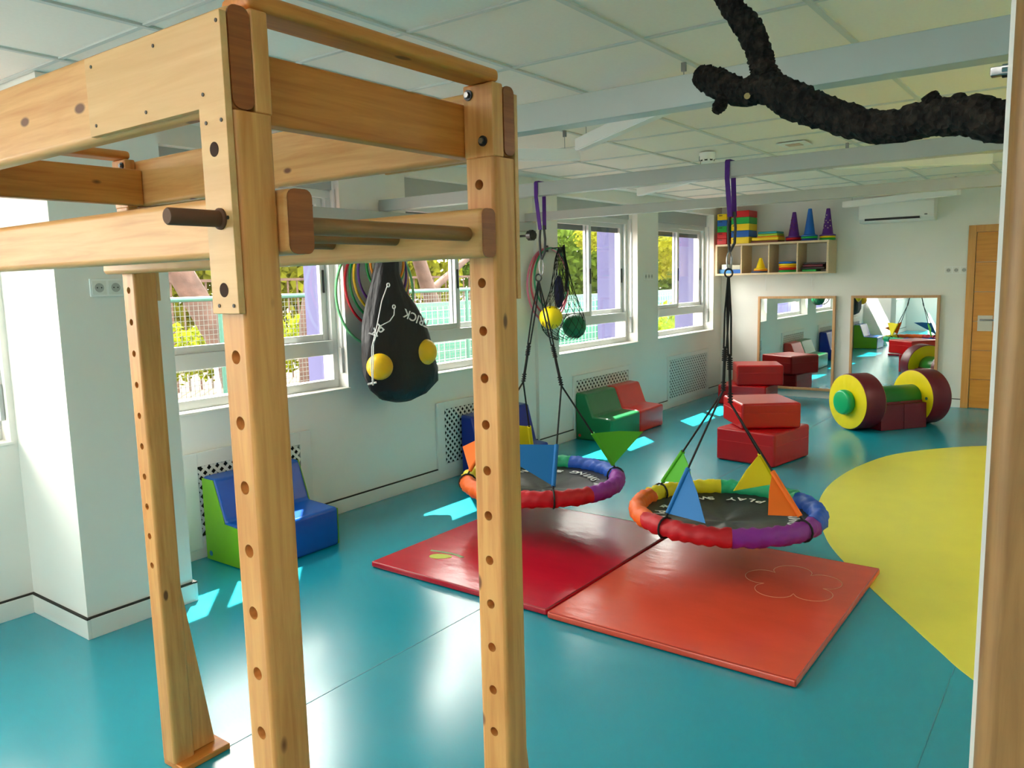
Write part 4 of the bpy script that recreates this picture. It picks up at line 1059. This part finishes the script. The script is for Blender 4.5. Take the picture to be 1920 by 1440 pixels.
# ------------------------------------------------------------------ radiator covers
def radiator(y0, y1, z0, z1, xw, label, ly0, ly1, lz0, lz1, singles):
    t = thing('radiator_cover', label, 'radiator cover', (xw, (y0 + y1) / 2, 0), 'white lattice radiator covers')
    x0, x1 = xw + 0.001, xw + 0.022
    obj('frame_board', B(x0, x1, y0, ly0, z0, z1), M_lat, t, bevel=0.002)
    obj('frame_board', B(x0, x1, ly1, y1, z0, z1), M_lat, t, bevel=0.002)
    obj('frame_board', B(x0, x1, ly0, ly1, z0, lz0), M_lat, t, bevel=0.002)
    obj('frame_board', B(x0, x1, ly0, ly1, lz1, z1), M_lat, t, bevel=0.002)
    obj('recess_shade', B(x0, x0 + 0.002, ly0, ly1, lz0, lz1), M_dark, t)  # dark sheet painting the shade behind the lattice
    obj('gap_shade', B(x0, x0 + 0.012, y0 + 0.05, y1 - 0.05, 0.001, z0), M_dark, t)  # dark strip painting the shade beneath the cover
    pitch = 0.056 if singles else 0.066; w = 0.0165 if singles else 0.0215
    joint = MB()
    for sgn in (1, -1):
        c = -3.0
        lo = (ly0 - (lz1 if sgn > 0 else -lz0)) - 0.6; hi = ly1 + 1.2
        k = lo
        while k < hi:
            # line: y = k + sgn*z
            ends = []
            for z in (lz0, lz1):
                y = k + sgn * z
                if ly0 <= y <= ly1: ends.append((y, z))
            for y in (ly0, ly1):
                z = (y - k) / sgn
                if lz0 < z < lz1: ends.append((y, z))
            if len(ends) >= 2:
                a, b = ends[0], ends[1]
                if (a[0] - b[0]) ** 2 + (a[1] - b[1]) ** 2 > 0.0009:
                    xx = x0 + (0.010 if sgn > 0 else 0.015)
                    mb = MB() if singles else joint
                    mb.beam((xx, a[0], a[1]), (xx, b[0], b[1]), w, 0.004, upv=(1, 0, 0))
                    if singles: obj('lattice_slat', mb, M_lat, t)
            k += pitch
    if not singles: obj('lattice', joint, M_lat, t, kind='stuff')
radiator(2.475, 3.42, 0.06, 0.645, -4.285, 'lattice radiator cover behind the blue and lime foam chair', 2.575, 3.33, 0.13, 0.56, True)
radiator(4.70, 5.70, 0.06, 0.645, -4.285, 'lattice radiator cover partly behind the drilled post', 4.79, 5.61, 0.13, 0.585, True)
radiator(6.72, 7.93, 0.06, 0.645, -4.25, 'lattice radiator cover behind the green and red chairs', 6.77, 7.87, 0.12, 0.592, False)
radiator(8.89, 10.13, 0.06, 0.645, -4.25, 'fully visible lattice radiator cover under the farthest window', 8.93, 10.07, 0.12, 0.592, False)

# ------------------------------------------------------------------ hoops on the wall
def hoop(y, z, r, colr, rgb, x, label, grp, thick=0.0095):
    P = [(x, y + r * math.cos(2 * PI * k / 48), z + r * math.sin(2 * PI * k / 48)) for k in range(48)]
    obj('hoop', MB().tube(P, thick, 8, closed=True), mat('hoop_' + colr, rgb, 0.3), smooth=True, label=label, cat='hoop', group=grp)
def hook(x0, y, z, label):
    t = thing('wall_hook', label, 'hook', (x0, y, z))
    obj('hook_rod', MB().tube([(x0, y, z), (x0 + 0.19, y, z + 0.006), (x0 + 0.20, y, z + 0.03)], 0.006, 8), M_dmetal, t, smooth=True)
    obj('hook_plate', B(x0, x0 + 0.006, y - 0.02, y + 0.02, z - 0.03, z + 0.03), M_dmetal, t, bevel=0.002)
hook(-4.284, 4.10, 1.925, 'steel wall hook holding hoops beside window with ball bag')
hook(-4.249, 6.30, 1.905, 'steel wall hook holding the pink hoop and net bag')
T = 1.925 + 0.012
hs = [(0.385, 'pale_green', (120, 200, 140), 'largest hoop, pale green, behind the black ball bag', 0.0), (0.315, 'red', (190, 20, 40), 'red hoop just inside the pale green one', 0.02), (0.288, 'green', (20, 130, 66), 'dark green hoop inside the red one', 0.04), (0.265, 'yellow', (226, 178, 20), 'yellow hoop between dark green and purple', 0.06), (0.240, 'purple', (80, 24, 120), 'purple hoop innermost of the large hoops', 0.08), (0.185, 'bright_green', (24, 150, 60), 'small bright green hoop around the orange one', 0.11), (0.165, 'orange', (240, 140, 20), 'smallest hoop, orange, above the ball bag', 0.13)]
for (r, c, rgb, lab, dx) in hs:
    hoop(4.10, T - r - 0.006, r, c, rgb, -4.272 + dx * 0.95, lab, 'hoops beside the black ball bag')
for (r, c, rgb, lab, dx) in [(0.345, 'pink', (205, 110, 140), 'large pink hoop behind the net bag', 0.0), (0.315, 'rose', (180, 60, 80), 'rose red hoop behind the net bag', 0.025), (0.285, 'sea_green', (30, 140, 90), 'sea green hoop behind the net bag', 0.05)]:
    hoop(6.30, 1.915 - r - 0.006, r, c, rgb, -4.238 + dx * 0.8, lab, 'hoops beside the net bag')

# ------------------------------------------------------------------ black ball bag
def fabric(name, rgb, alpha, rough=0.45):
    m = bpy.data.materials.new(name); m.use_nodes = True
    b = m.node_tree.nodes['Principled BSDF']
    b.inputs['Base Color'].default_value = lin(rgb); b.inputs['Roughness'].default_value = rough
    n = m.node_tree.nodes.new('ShaderNodeTexNoise'); n.inputs['Scale'].default_value = 9
    bp = m.node_tree.nodes.new('ShaderNodeBump'); bp.inputs['Strength'].default_value = 0.5; bp.inputs['Distance'].default_value = 0.03
    m.node_tree.links.new(n.outputs['Fac'], bp.inputs['Height']); m.node_tree.links.new(bp.outputs['Normal'], b.inputs['Normal'])
    return m
M_bag = fabric('black_bag_fabric', (8, 9, 16), 1.0, 0.6)
bagt = thing('ball_bag', 'black drawstring ball bag with white lettering hanging on wall', 'bag', (-4.10, 4.14, 0.76))
lv = [(1.97, 4.06, 0.055, 0.03), (1.90, 4.07, 0.07, 0.05), (1.80, 4.05, 0.085, 0.07), (1.68, 4.03, 0.10, 0.085), (1.56, 4.04, 0.15, 0.10), (1.46, 4.08, 0.225, 0.11), (1.36, 4.11, 0.275, 0.12), (1.24, 4.13, 0.31, 0.135), (1.10, 4.14, 0.335, 0.145), (0.98, 4.15, 0.35, 0.15), (0.88, 4.16, 0.32, 0.145), (0.80, 4.15, 0.21, 0.11), (0.765, 4.15, 0.08, 0.05)]
vs = []; fs = []; n = 36
rnd = random.Random(11)
for i, (z, yc, ry, rx) in enumerate(lv):
    for j in range(n):
        a = 2 * PI * j / n
        k = 1 + 0.05 * math.sin(7 * a + i * 0.5) + 0.04 * math.sin(3 * a - i * 0.8) + 0.03 * (rnd.random() - 0.5)
        if i in (0, len(lv) - 1): k = 1
        vs.append((-4.055 + rx * k * math.cos(a) * 0.98, yc - 0.045 + ry * k * math.sin(a), z))
for i in range(len(lv) - 1):
    for j in range(n): fs.append((i * n + j, i * n + (j + 1) % n, (i + 1) * n + (j + 1) % n, (i + 1) * n + j))
fs.append(tuple(range(n))); fs.append(tuple(range((len(lv) - 1) * n, len(lv) * n))[::-1])
obj('bag_body', MB().add(vs, fs), M_bag, bagt, smooth=True, ang=70)
M_cord = mat('white_cord', (220, 222, 222), 0.6)
obj('drawstring', MB().tube([(-3.945, 3.89, 1.60), (-3.912, 3.80, 1.50), (-3.905, 3.74, 1.34), (-3.905, 3.685, 1.20), (-3.905, 3.67, 1.05), (-3.905, 3.675, 0.94)], 0.0035, 6), M_cord, bagt, smooth=True)
obj('drawstring', MB().tube([(-3.925, 3.93, 1.45), (-3.912, 3.91, 1.40), (-3.905, 3.86, 1.36), (-3.905, 3.76, 1.33), (-3.905, 3.70, 1.22), (-3.905, 3.685, 1.05), (-3.905, 3.68, 0.94)], 0.0035, 6), M_cord, bagt, smooth=True)
for (y, z) in ((3.885, 1.605), (3.93, 1.455)):
    obj('eyelet', MB().tube([(-3.93, y + 0.013 * math.cos(2 * PI * k / 14), z + 0.013 * math.sin(2 * PI * k / 14)) for k in range(14)], 0.004, 6, closed=True), M_cord, bagt, smooth=True)
obj('drawstring_end', MB().tube([(-3.905, 3.64, 0.955), (-3.95, 3.675, 0.945), (-3.905, 3.71, 0.955)], 0.007, 6), M_cord, bagt, smooth=True)
def bagtext(txt, y, z, roll_, size, yawd, x):
    # upside-down lettering facing the room
    R = Matrix.Rotation(math.radians(yawd), 4, 'Z') @ Matrix.Rotation(PI / 2, 4, 'X') @ Matrix.Rotation(PI + roll_, 4, 'Z')
    return text_obj('lettering', txt, size, Matrix.Translation((x, y, z)) @ R, M_letter, None, 0.001)
for (txt, y, z, rl, yd, x) in (('TRICK', 4.13, 1.365, -0.42, 78, -3.905), ('PA', 3.76, 1.30, 0.75, 45, -3.935)):
    obj('lettering', bagtext(txt, y, z, rl, 0.085, yd, x), M_letter, bagt)
M_ball = mat('yellow_ball', (232, 186, 16), 0.4, vary=0.06, scale=8)
obj('play_ball', MB().ball((-3.95, 3.79, 1.052), 0.091, 28), M_ball, smooth=True, ang=80, label='yellow ball showing at the lower edge of the black bag', cat='ball', group='balls in the black bag')
obj('play_ball', MB().ball((-3.96, 4.24, 1.113), 0.101, 28), M_ball, smooth=True, ang=80, label='yellow ball showing higher beside the window in the black bag', cat='ball', group='balls in the black bag')

# ------------------------------------------------------------------ net bag
nb = thing('net_bag', 'black string net bag holding a yellow and a green ball', 'bag', (-4.10, 6.3, 1.05))
NL = [(1.91, 6.26, 0.02, 0.02), (1.80, 6.26, 0.06, 0.05), (1.66, 6.27, 0.10, 0.07), (1.52, 6.28, 0.15, 0.09), (1.40, 6.28, 0.23, 0.11), (1.28, 6.29, 0.31, 0.125), (1.17, 6.31, 0.33, 0.13), (1.09, 6.34, 0.27, 0.11), (1.05, 6.36, 0.16, 0.06)]
def nsurf(u, a):
    t = u * (len(NL) - 1); i = min(int(t), len(NL) - 2); f = t - i
    q = [NL[i][c] + (NL[i + 1][c] - NL[i][c]) * f for c in range(4)]
    return (-4.07 + q[3] * math.cos(a), q[1] + q[2] * math.sin(a), q[0])
net = MB()
for s in (1, -1):
    for k in range(16):
        net.tube([nsurf(j / 26, 2 * PI * k / 16 + s * j / 26 * 2.6) for j in range(27)], 0.0028, 4)
obj('net', net, M_rope, nb, kind='stuff')
obj('net_cord', MB().tube([(-4.06, 6.30, 1.93), (-4.04, 6.29, 1.80), (-4.03, 6.31, 1.66), (-4.03, 6.29, 1.50)], 0.012, 8), M_rope, nb, smooth=True)
obj('play_ball', MB().ball((-4.07, 6.085, 1.268), 0.108, 28), M_yel, smooth=True, ang=80, label='yellow ball in the net bag', cat='ball')
obj('play_ball', MB().ball((-4.07, 6.485, 1.165), 0.115, 28), mat('green_ball', (10, 110, 70), 0.4), smooth=True, ang=80, label='green ball in the net bag', cat='ball')
obj('folded_cloth', MB().ball((-4.10, 6.27, 1.50), 0.07, 14, (0.6, 0.9, 2.2)), mat('navy_cloth', (30, 30, 66), 0.8, vary=0.4, scale=25), smooth=True, label='dark navy bundle hanging inside the net bag', cat='cloth')
kb = thing('coat_peg', 'black ridged knob on the pier beside the net bag', 'coat peg', (-4.15, 5.80, 1.96))
obj('knob_head', MB().lathe([(0.03, 0.0), (0.045, 0.01), (0.045, 0.06), (0.03, 0.07)], (-4.16, 5.88, 2.01), 20, axis=(1, -0.2, 0), wob=lambda t, h: 1 + 0.06 * math.sin(9 * t)), M_black, kb, smooth=True)
obj('knob_stem', MB().tube([(-4.283, 5.90, 2.01), (-4.15, 5.88, 2.01)], 0.01, 8), M_black, kb, smooth=True)

# ------------------------------------------------------------------ outside
M_ground = mat('sandy_ground', (86, 68, 54), 0.95, vary=0.2, scale=0.6)
obj('ground', B(-60, -4.54, -30, 60, -0.7, -0.5), M_ground, label='sandy ground outside the windows', cat='ground', kind='structure')
M_fgreen = mat('fence_green', (44, 92, 78), 0.6)
M_fteal = mat('teal_panel', (24, 104, 84), 0.6, vary=0.05)
fe = thing('mesh_fence', 'green wire mesh fence across the yard', 'fence', (-8.0, 5.0, -0.5))
for k in range(10):
    y = -2.0 + k * 1.45
    obj('fence_post', MB().tube([(-8.0, y, -0.5), (-8.0, y, 1.52)], 0.025, 8), M_fgreen, fe, smooth=True)
obj('fence_rail', MB().tube([(-8.0, -2, 1.49), (-8.0, 11.05, 1.49)], 0.028, 8), M_fgreen, fe, smooth=True)
mw = MB()
k = -2.0
while k < 11.05:
    mw.box(-8.002, -7.998, k - 0.0025, k + 0.0025, -0.45, 1.49); k += 0.055
k = -0.45
while k < 1.49:
    mw.box(-8.0025, -7.9975, -2, 11.05, k - 0.0025, k + 0.0025); k += 0.055
obj('wire_mesh', mw, mat('fence_wire', (74, 80, 74), 0.5), fe, kind='stuff')
gw = thing('solid_fence', 'teal green solid yard fence with pale top rail', 'fence', (-9.2, 13.0, -0.5))
for k in range(8):
    y = 9.6 + k * 1.5
    obj('panel_board', B(-9.22, -9.18, y + 0.01, y + 1.49, -0.5, 1.15), M_fteal, gw)
obj('top_rail', B(-9.24, -9.16, 9.6, 21.6, 1.15, 1.27), M_fgreen, gw)
obj('lock_box', B(-9.17, -9.10, 11.0, 11.14, 0.62, 0.78), M_white, gw)
gr = MB()
k = 9.6
while k < 21:
    gr.box(-9.0, -8.99, k - 0.004, k + 0.004, -0.5, 1.2); k += 0.14
k = -0.4
while k < 1.2:
    gr.box(-9.0, -8.99, 9.6, 21, k - 0.004, k + 0.004); k += 0.14
obj('grid_wire', gr, mat('pale_wire', (150, 170, 160), 0.5), gw, kind='stuff')

def leafmat(name, rgb, tr=0.45):
    m = bpy.data.materials.new(name); m.use_nodes = True
    nt = m.node_tree; N = nt.nodes; L = nt.links; N.clear()
    o = N.new('ShaderNodeOutputMaterial'); mx = N.new('ShaderNodeMixShader'); d = N.new('ShaderNodeBsdfDiffuse'); t = N.new('ShaderNodeBsdfTranslucent')
    mx.inputs[0].default_value = tr; c = lin(rgb)
    tc = N.new('ShaderNodeTexCoord'); n = N.new('ShaderNodeTexNoise'); n.inputs['Scale'].default_value = 2.0; r = N.new('ShaderNodeValToRGB')
    r.color_ramp.elements[0].position = 0.3; r.color_ramp.elements[1].position = 0.7
    r.color_ramp.elements[0].color = tuple(x * 0.55 for x in c[:3]) + (1,); r.color_ramp.elements[1].color = c
    L.new(tc.outputs['Object'], n.inputs['Vector']); L.new(n.outputs['Fac'], r.inputs['Fac'])
    L.new(r.outputs['Color'], d.inputs[0]); L.new(r.outputs['Color'], t.inputs[0])
    L.new(d.outputs[0], mx.inputs[1]); L.new(t.outputs[0], mx.inputs[2]); L.new(mx.outputs[0], o.inputs[0])
    return m
M_leafy = leafmat('yellow_green_leaves', (112, 114, 34))
M_leafd = leafmat('green_leaves', (76, 96, 34))
M_trunk = mat('tree_trunk_bark', (74, 54, 46), 0.9, vary=0.3, scale=6, bump=0.6, bscale=12)
def leaves(blobs, per, size, seed):
    rnd = random.Random(seed); mb = MB()
    for (c, r) in blobs:
        for _ in range(per):
            v = Vector((rnd.gauss(0, 1), rnd.gauss(0, 1), rnd.gauss(0, 1))).normalized() * (rnd.random() ** 0.4)
            p = Vector((c[0] + v.x * r[0], c[1] + v.y * r[1], c[2] + v.z * r[2]))
            a = Vector((rnd.gauss(0, 1), rnd.gauss(0, 1), rnd.gauss(0, 1))).normalized(); b = a.orthogonal().normalized(); s = size * (0.6 + 0.8 * rnd.random())
            mb.add([p - a * s, p + b * s * 0.5, p + a * s, p - b * s * 0.5], [(0, 1, 2, 3)])
    return mb
def tree(trunks, blobs, label, leaf, seed, per=500, size=0.09):
    base = trunks[0][0]
    t = thing('garden_tree', label, 'tree', base[:3], 'trees in the yard outside')
    for k, path in enumerate(trunks):
        obj('trunk' if k == 0 else 'bough', MB().tube([p[:3] for p in path], 1, 10, radii=[p[3] for p in path]), M_trunk, t, smooth=True)
    obj('foliage', leaves(blobs, per, size, seed), leaf, t, kind='stuff')
tree([[(-9.6, 6.7, -0.5, 0.22), (-9.7, 6.4, 0.8, 0.19), (-9.9, 5.9, 1.9, 0.17), (-10.1, 5.4, 3.0, 0.12)], [(-9.65, 6.5, 0.7, 0.15), (-9.6, 6.75, 1.6, 0.13), (-9.5, 7.0, 2.9, 0.09)]],
     [((-10.2, 5.0, 3.2), (1.2, 1.0, 0.5)), ((-9.6, 7.0, 3.2), (1.0, 0.6, 0.5))], 'forked leaning tree behind the mesh fence', M_leafy, 21, 900)
tree([[(-10.6, 8.6, -0.5, 0.24), (-10.6, 8.65, 1.0, 0.2), (-10.5, 8.8, 2.2, 0.17), (-10.4, 9.0, 3.2, 0.12)]],
     [((-10.5, 8.9, 3.2), (1.2, 0.8, 0.5)), ((-11.2, 9.4, 2.6), (0.8, 0.9, 0.5))], 'reddish straight tree trunk beside the forked tree', M_leafy, 22, 900)
tree([[(-12.4, 14.0, -0.5, 0.2), (-12.3, 13.6, 1.0, 0.18), (-12.2, 13.0, 2.2, 0.15), (-12.0, 12.4, 3.2, 0.1)], [(-12.25, 13.4, 1.4, 0.09), (-12.4, 15.2, 2.3, 0.07), (-12.5, 17.0, 2.8, 0.04)]],
     [((-12.2, 12.8, 3.2), (1.2, 1.6, 0.6)), ((-12.4, 16.2, 2.9), (1.2, 2.0, 0.7))], 'tree with a long side bough above the teal panel', M_leafd, 23, 1500)
tree([[(-12.0, 21.6, -0.5, 0.2), (-12.0, 21.8, 1.5, 0.17), (-11.8, 22.0, 3.2, 0.12)], [(-12, 21.8, 1.2, 0.1), (-12, 23.2, 2.2, 0.07), (-12, 24.6, 2.5, 0.05)]],
     [((-12.0, 22.0, 3.0), (1.4, 2.0, 0.9)), ((-12.0, 25.0, 2.6), (1.4, 2.2, 1.1))], 'spreading tree seen through the far windows', M_leafy, 24, 2200)
def hedge(c, r, label, leaf, seed, per, size=0.06):
    t = thing('hedge', label, 'hedge', (c[0], c[1], -0.5), 'hedges in the yard outside')
    n = max(2, int(r[1] / 0.7)); bl = []
    for k in range(n):
        bl.append(((c[0], c[1] - r[1] + (2 * k + 1) * r[1] / n, c[2]), (r[0], r[1] / n * 1.4, r[2])))
    obj('foliage', leaves(bl, per, size, seed), leaf, t, kind='stuff')
    obj('stem', MB().tube([(c[0], c[1], -0.5), (c[0], c[1], c[2])], 0.05, 8), M_trunk, t, smooth=True)
hedge((-12.0, 6.6, 0.55), (0.6, 3.6, 0.55), 'low bright hedge behind the mesh fence', leafmat('bright_hedge', (118, 128, 30)), 31, 900, 0.07)
hedge((-7.2, 16.0, 0.25), (0.7, 3.0, 0.85), 'bright green hedge beyond the far windows', leafmat('fresh_hedge', (104, 124, 34)), 32, 1500)
hedge((-11.5, 37.0, 2.0), (1.2, 6.0, 2.6), 'tall yellowing hedge behind the far bright hedge', M_leafy, 33, 1200, 0.2)
hedge((-21.0, 12.0, 2.2), (1.2, 12.0, 2.7), 'distant pale tree line beyond the railings', M_leafy, 34, 700, 0.22)
hedge((-21.0, 36.0, 2.2), (1.2, 11.0, 2.7), 'distant green tree line behind the spreading tree', M_leafd, 35, 700, 0.22)
rlg = thing('yard_railing', 'thin brown railing at the far edge of yard', 'railing', (-15.0, 8.0, -0.5))
for k in range(70):
    y = 2.0 + k * 0.26
    obj('baluster', B(-15.015, -14.985, y, y + 0.03, -0.5, 1.75), M_trunk, rlg)
obj('railing_top', B(-15.03, -14.97, 2.0, 20.2, 1.72, 1.78), M_trunk, rlg)
yb = thing('playground_swing', 'white tubular play frame standing in the yard', 'swing frame', (-7.2, 4.45, -0.5))
for (y, yy) in ((4.15, 4.12), (4.62, 4.72)):
    obj('leg', MB().tube([(-7.2, y, 1.02), (-7.2, yy, -0.5)], 0.022, 8), M_white, yb, smooth=True)
obj('crossbar', MB().tube([(-7.2, 4.13, 0.15), (-7.2, 3.6, 0.15)], 0.02, 8), M_dmetal, yb, smooth=True)
obj('yard_path', B(-8.6, -5.6, -4, 9.0, -0.5, -0.485), mat('terracotta_paving', (104, 62, 50), 0.9, vary=0.15, scale=1.5), label='terracotta paved strip in front of the mesh fence', cat='path', kind='structure')
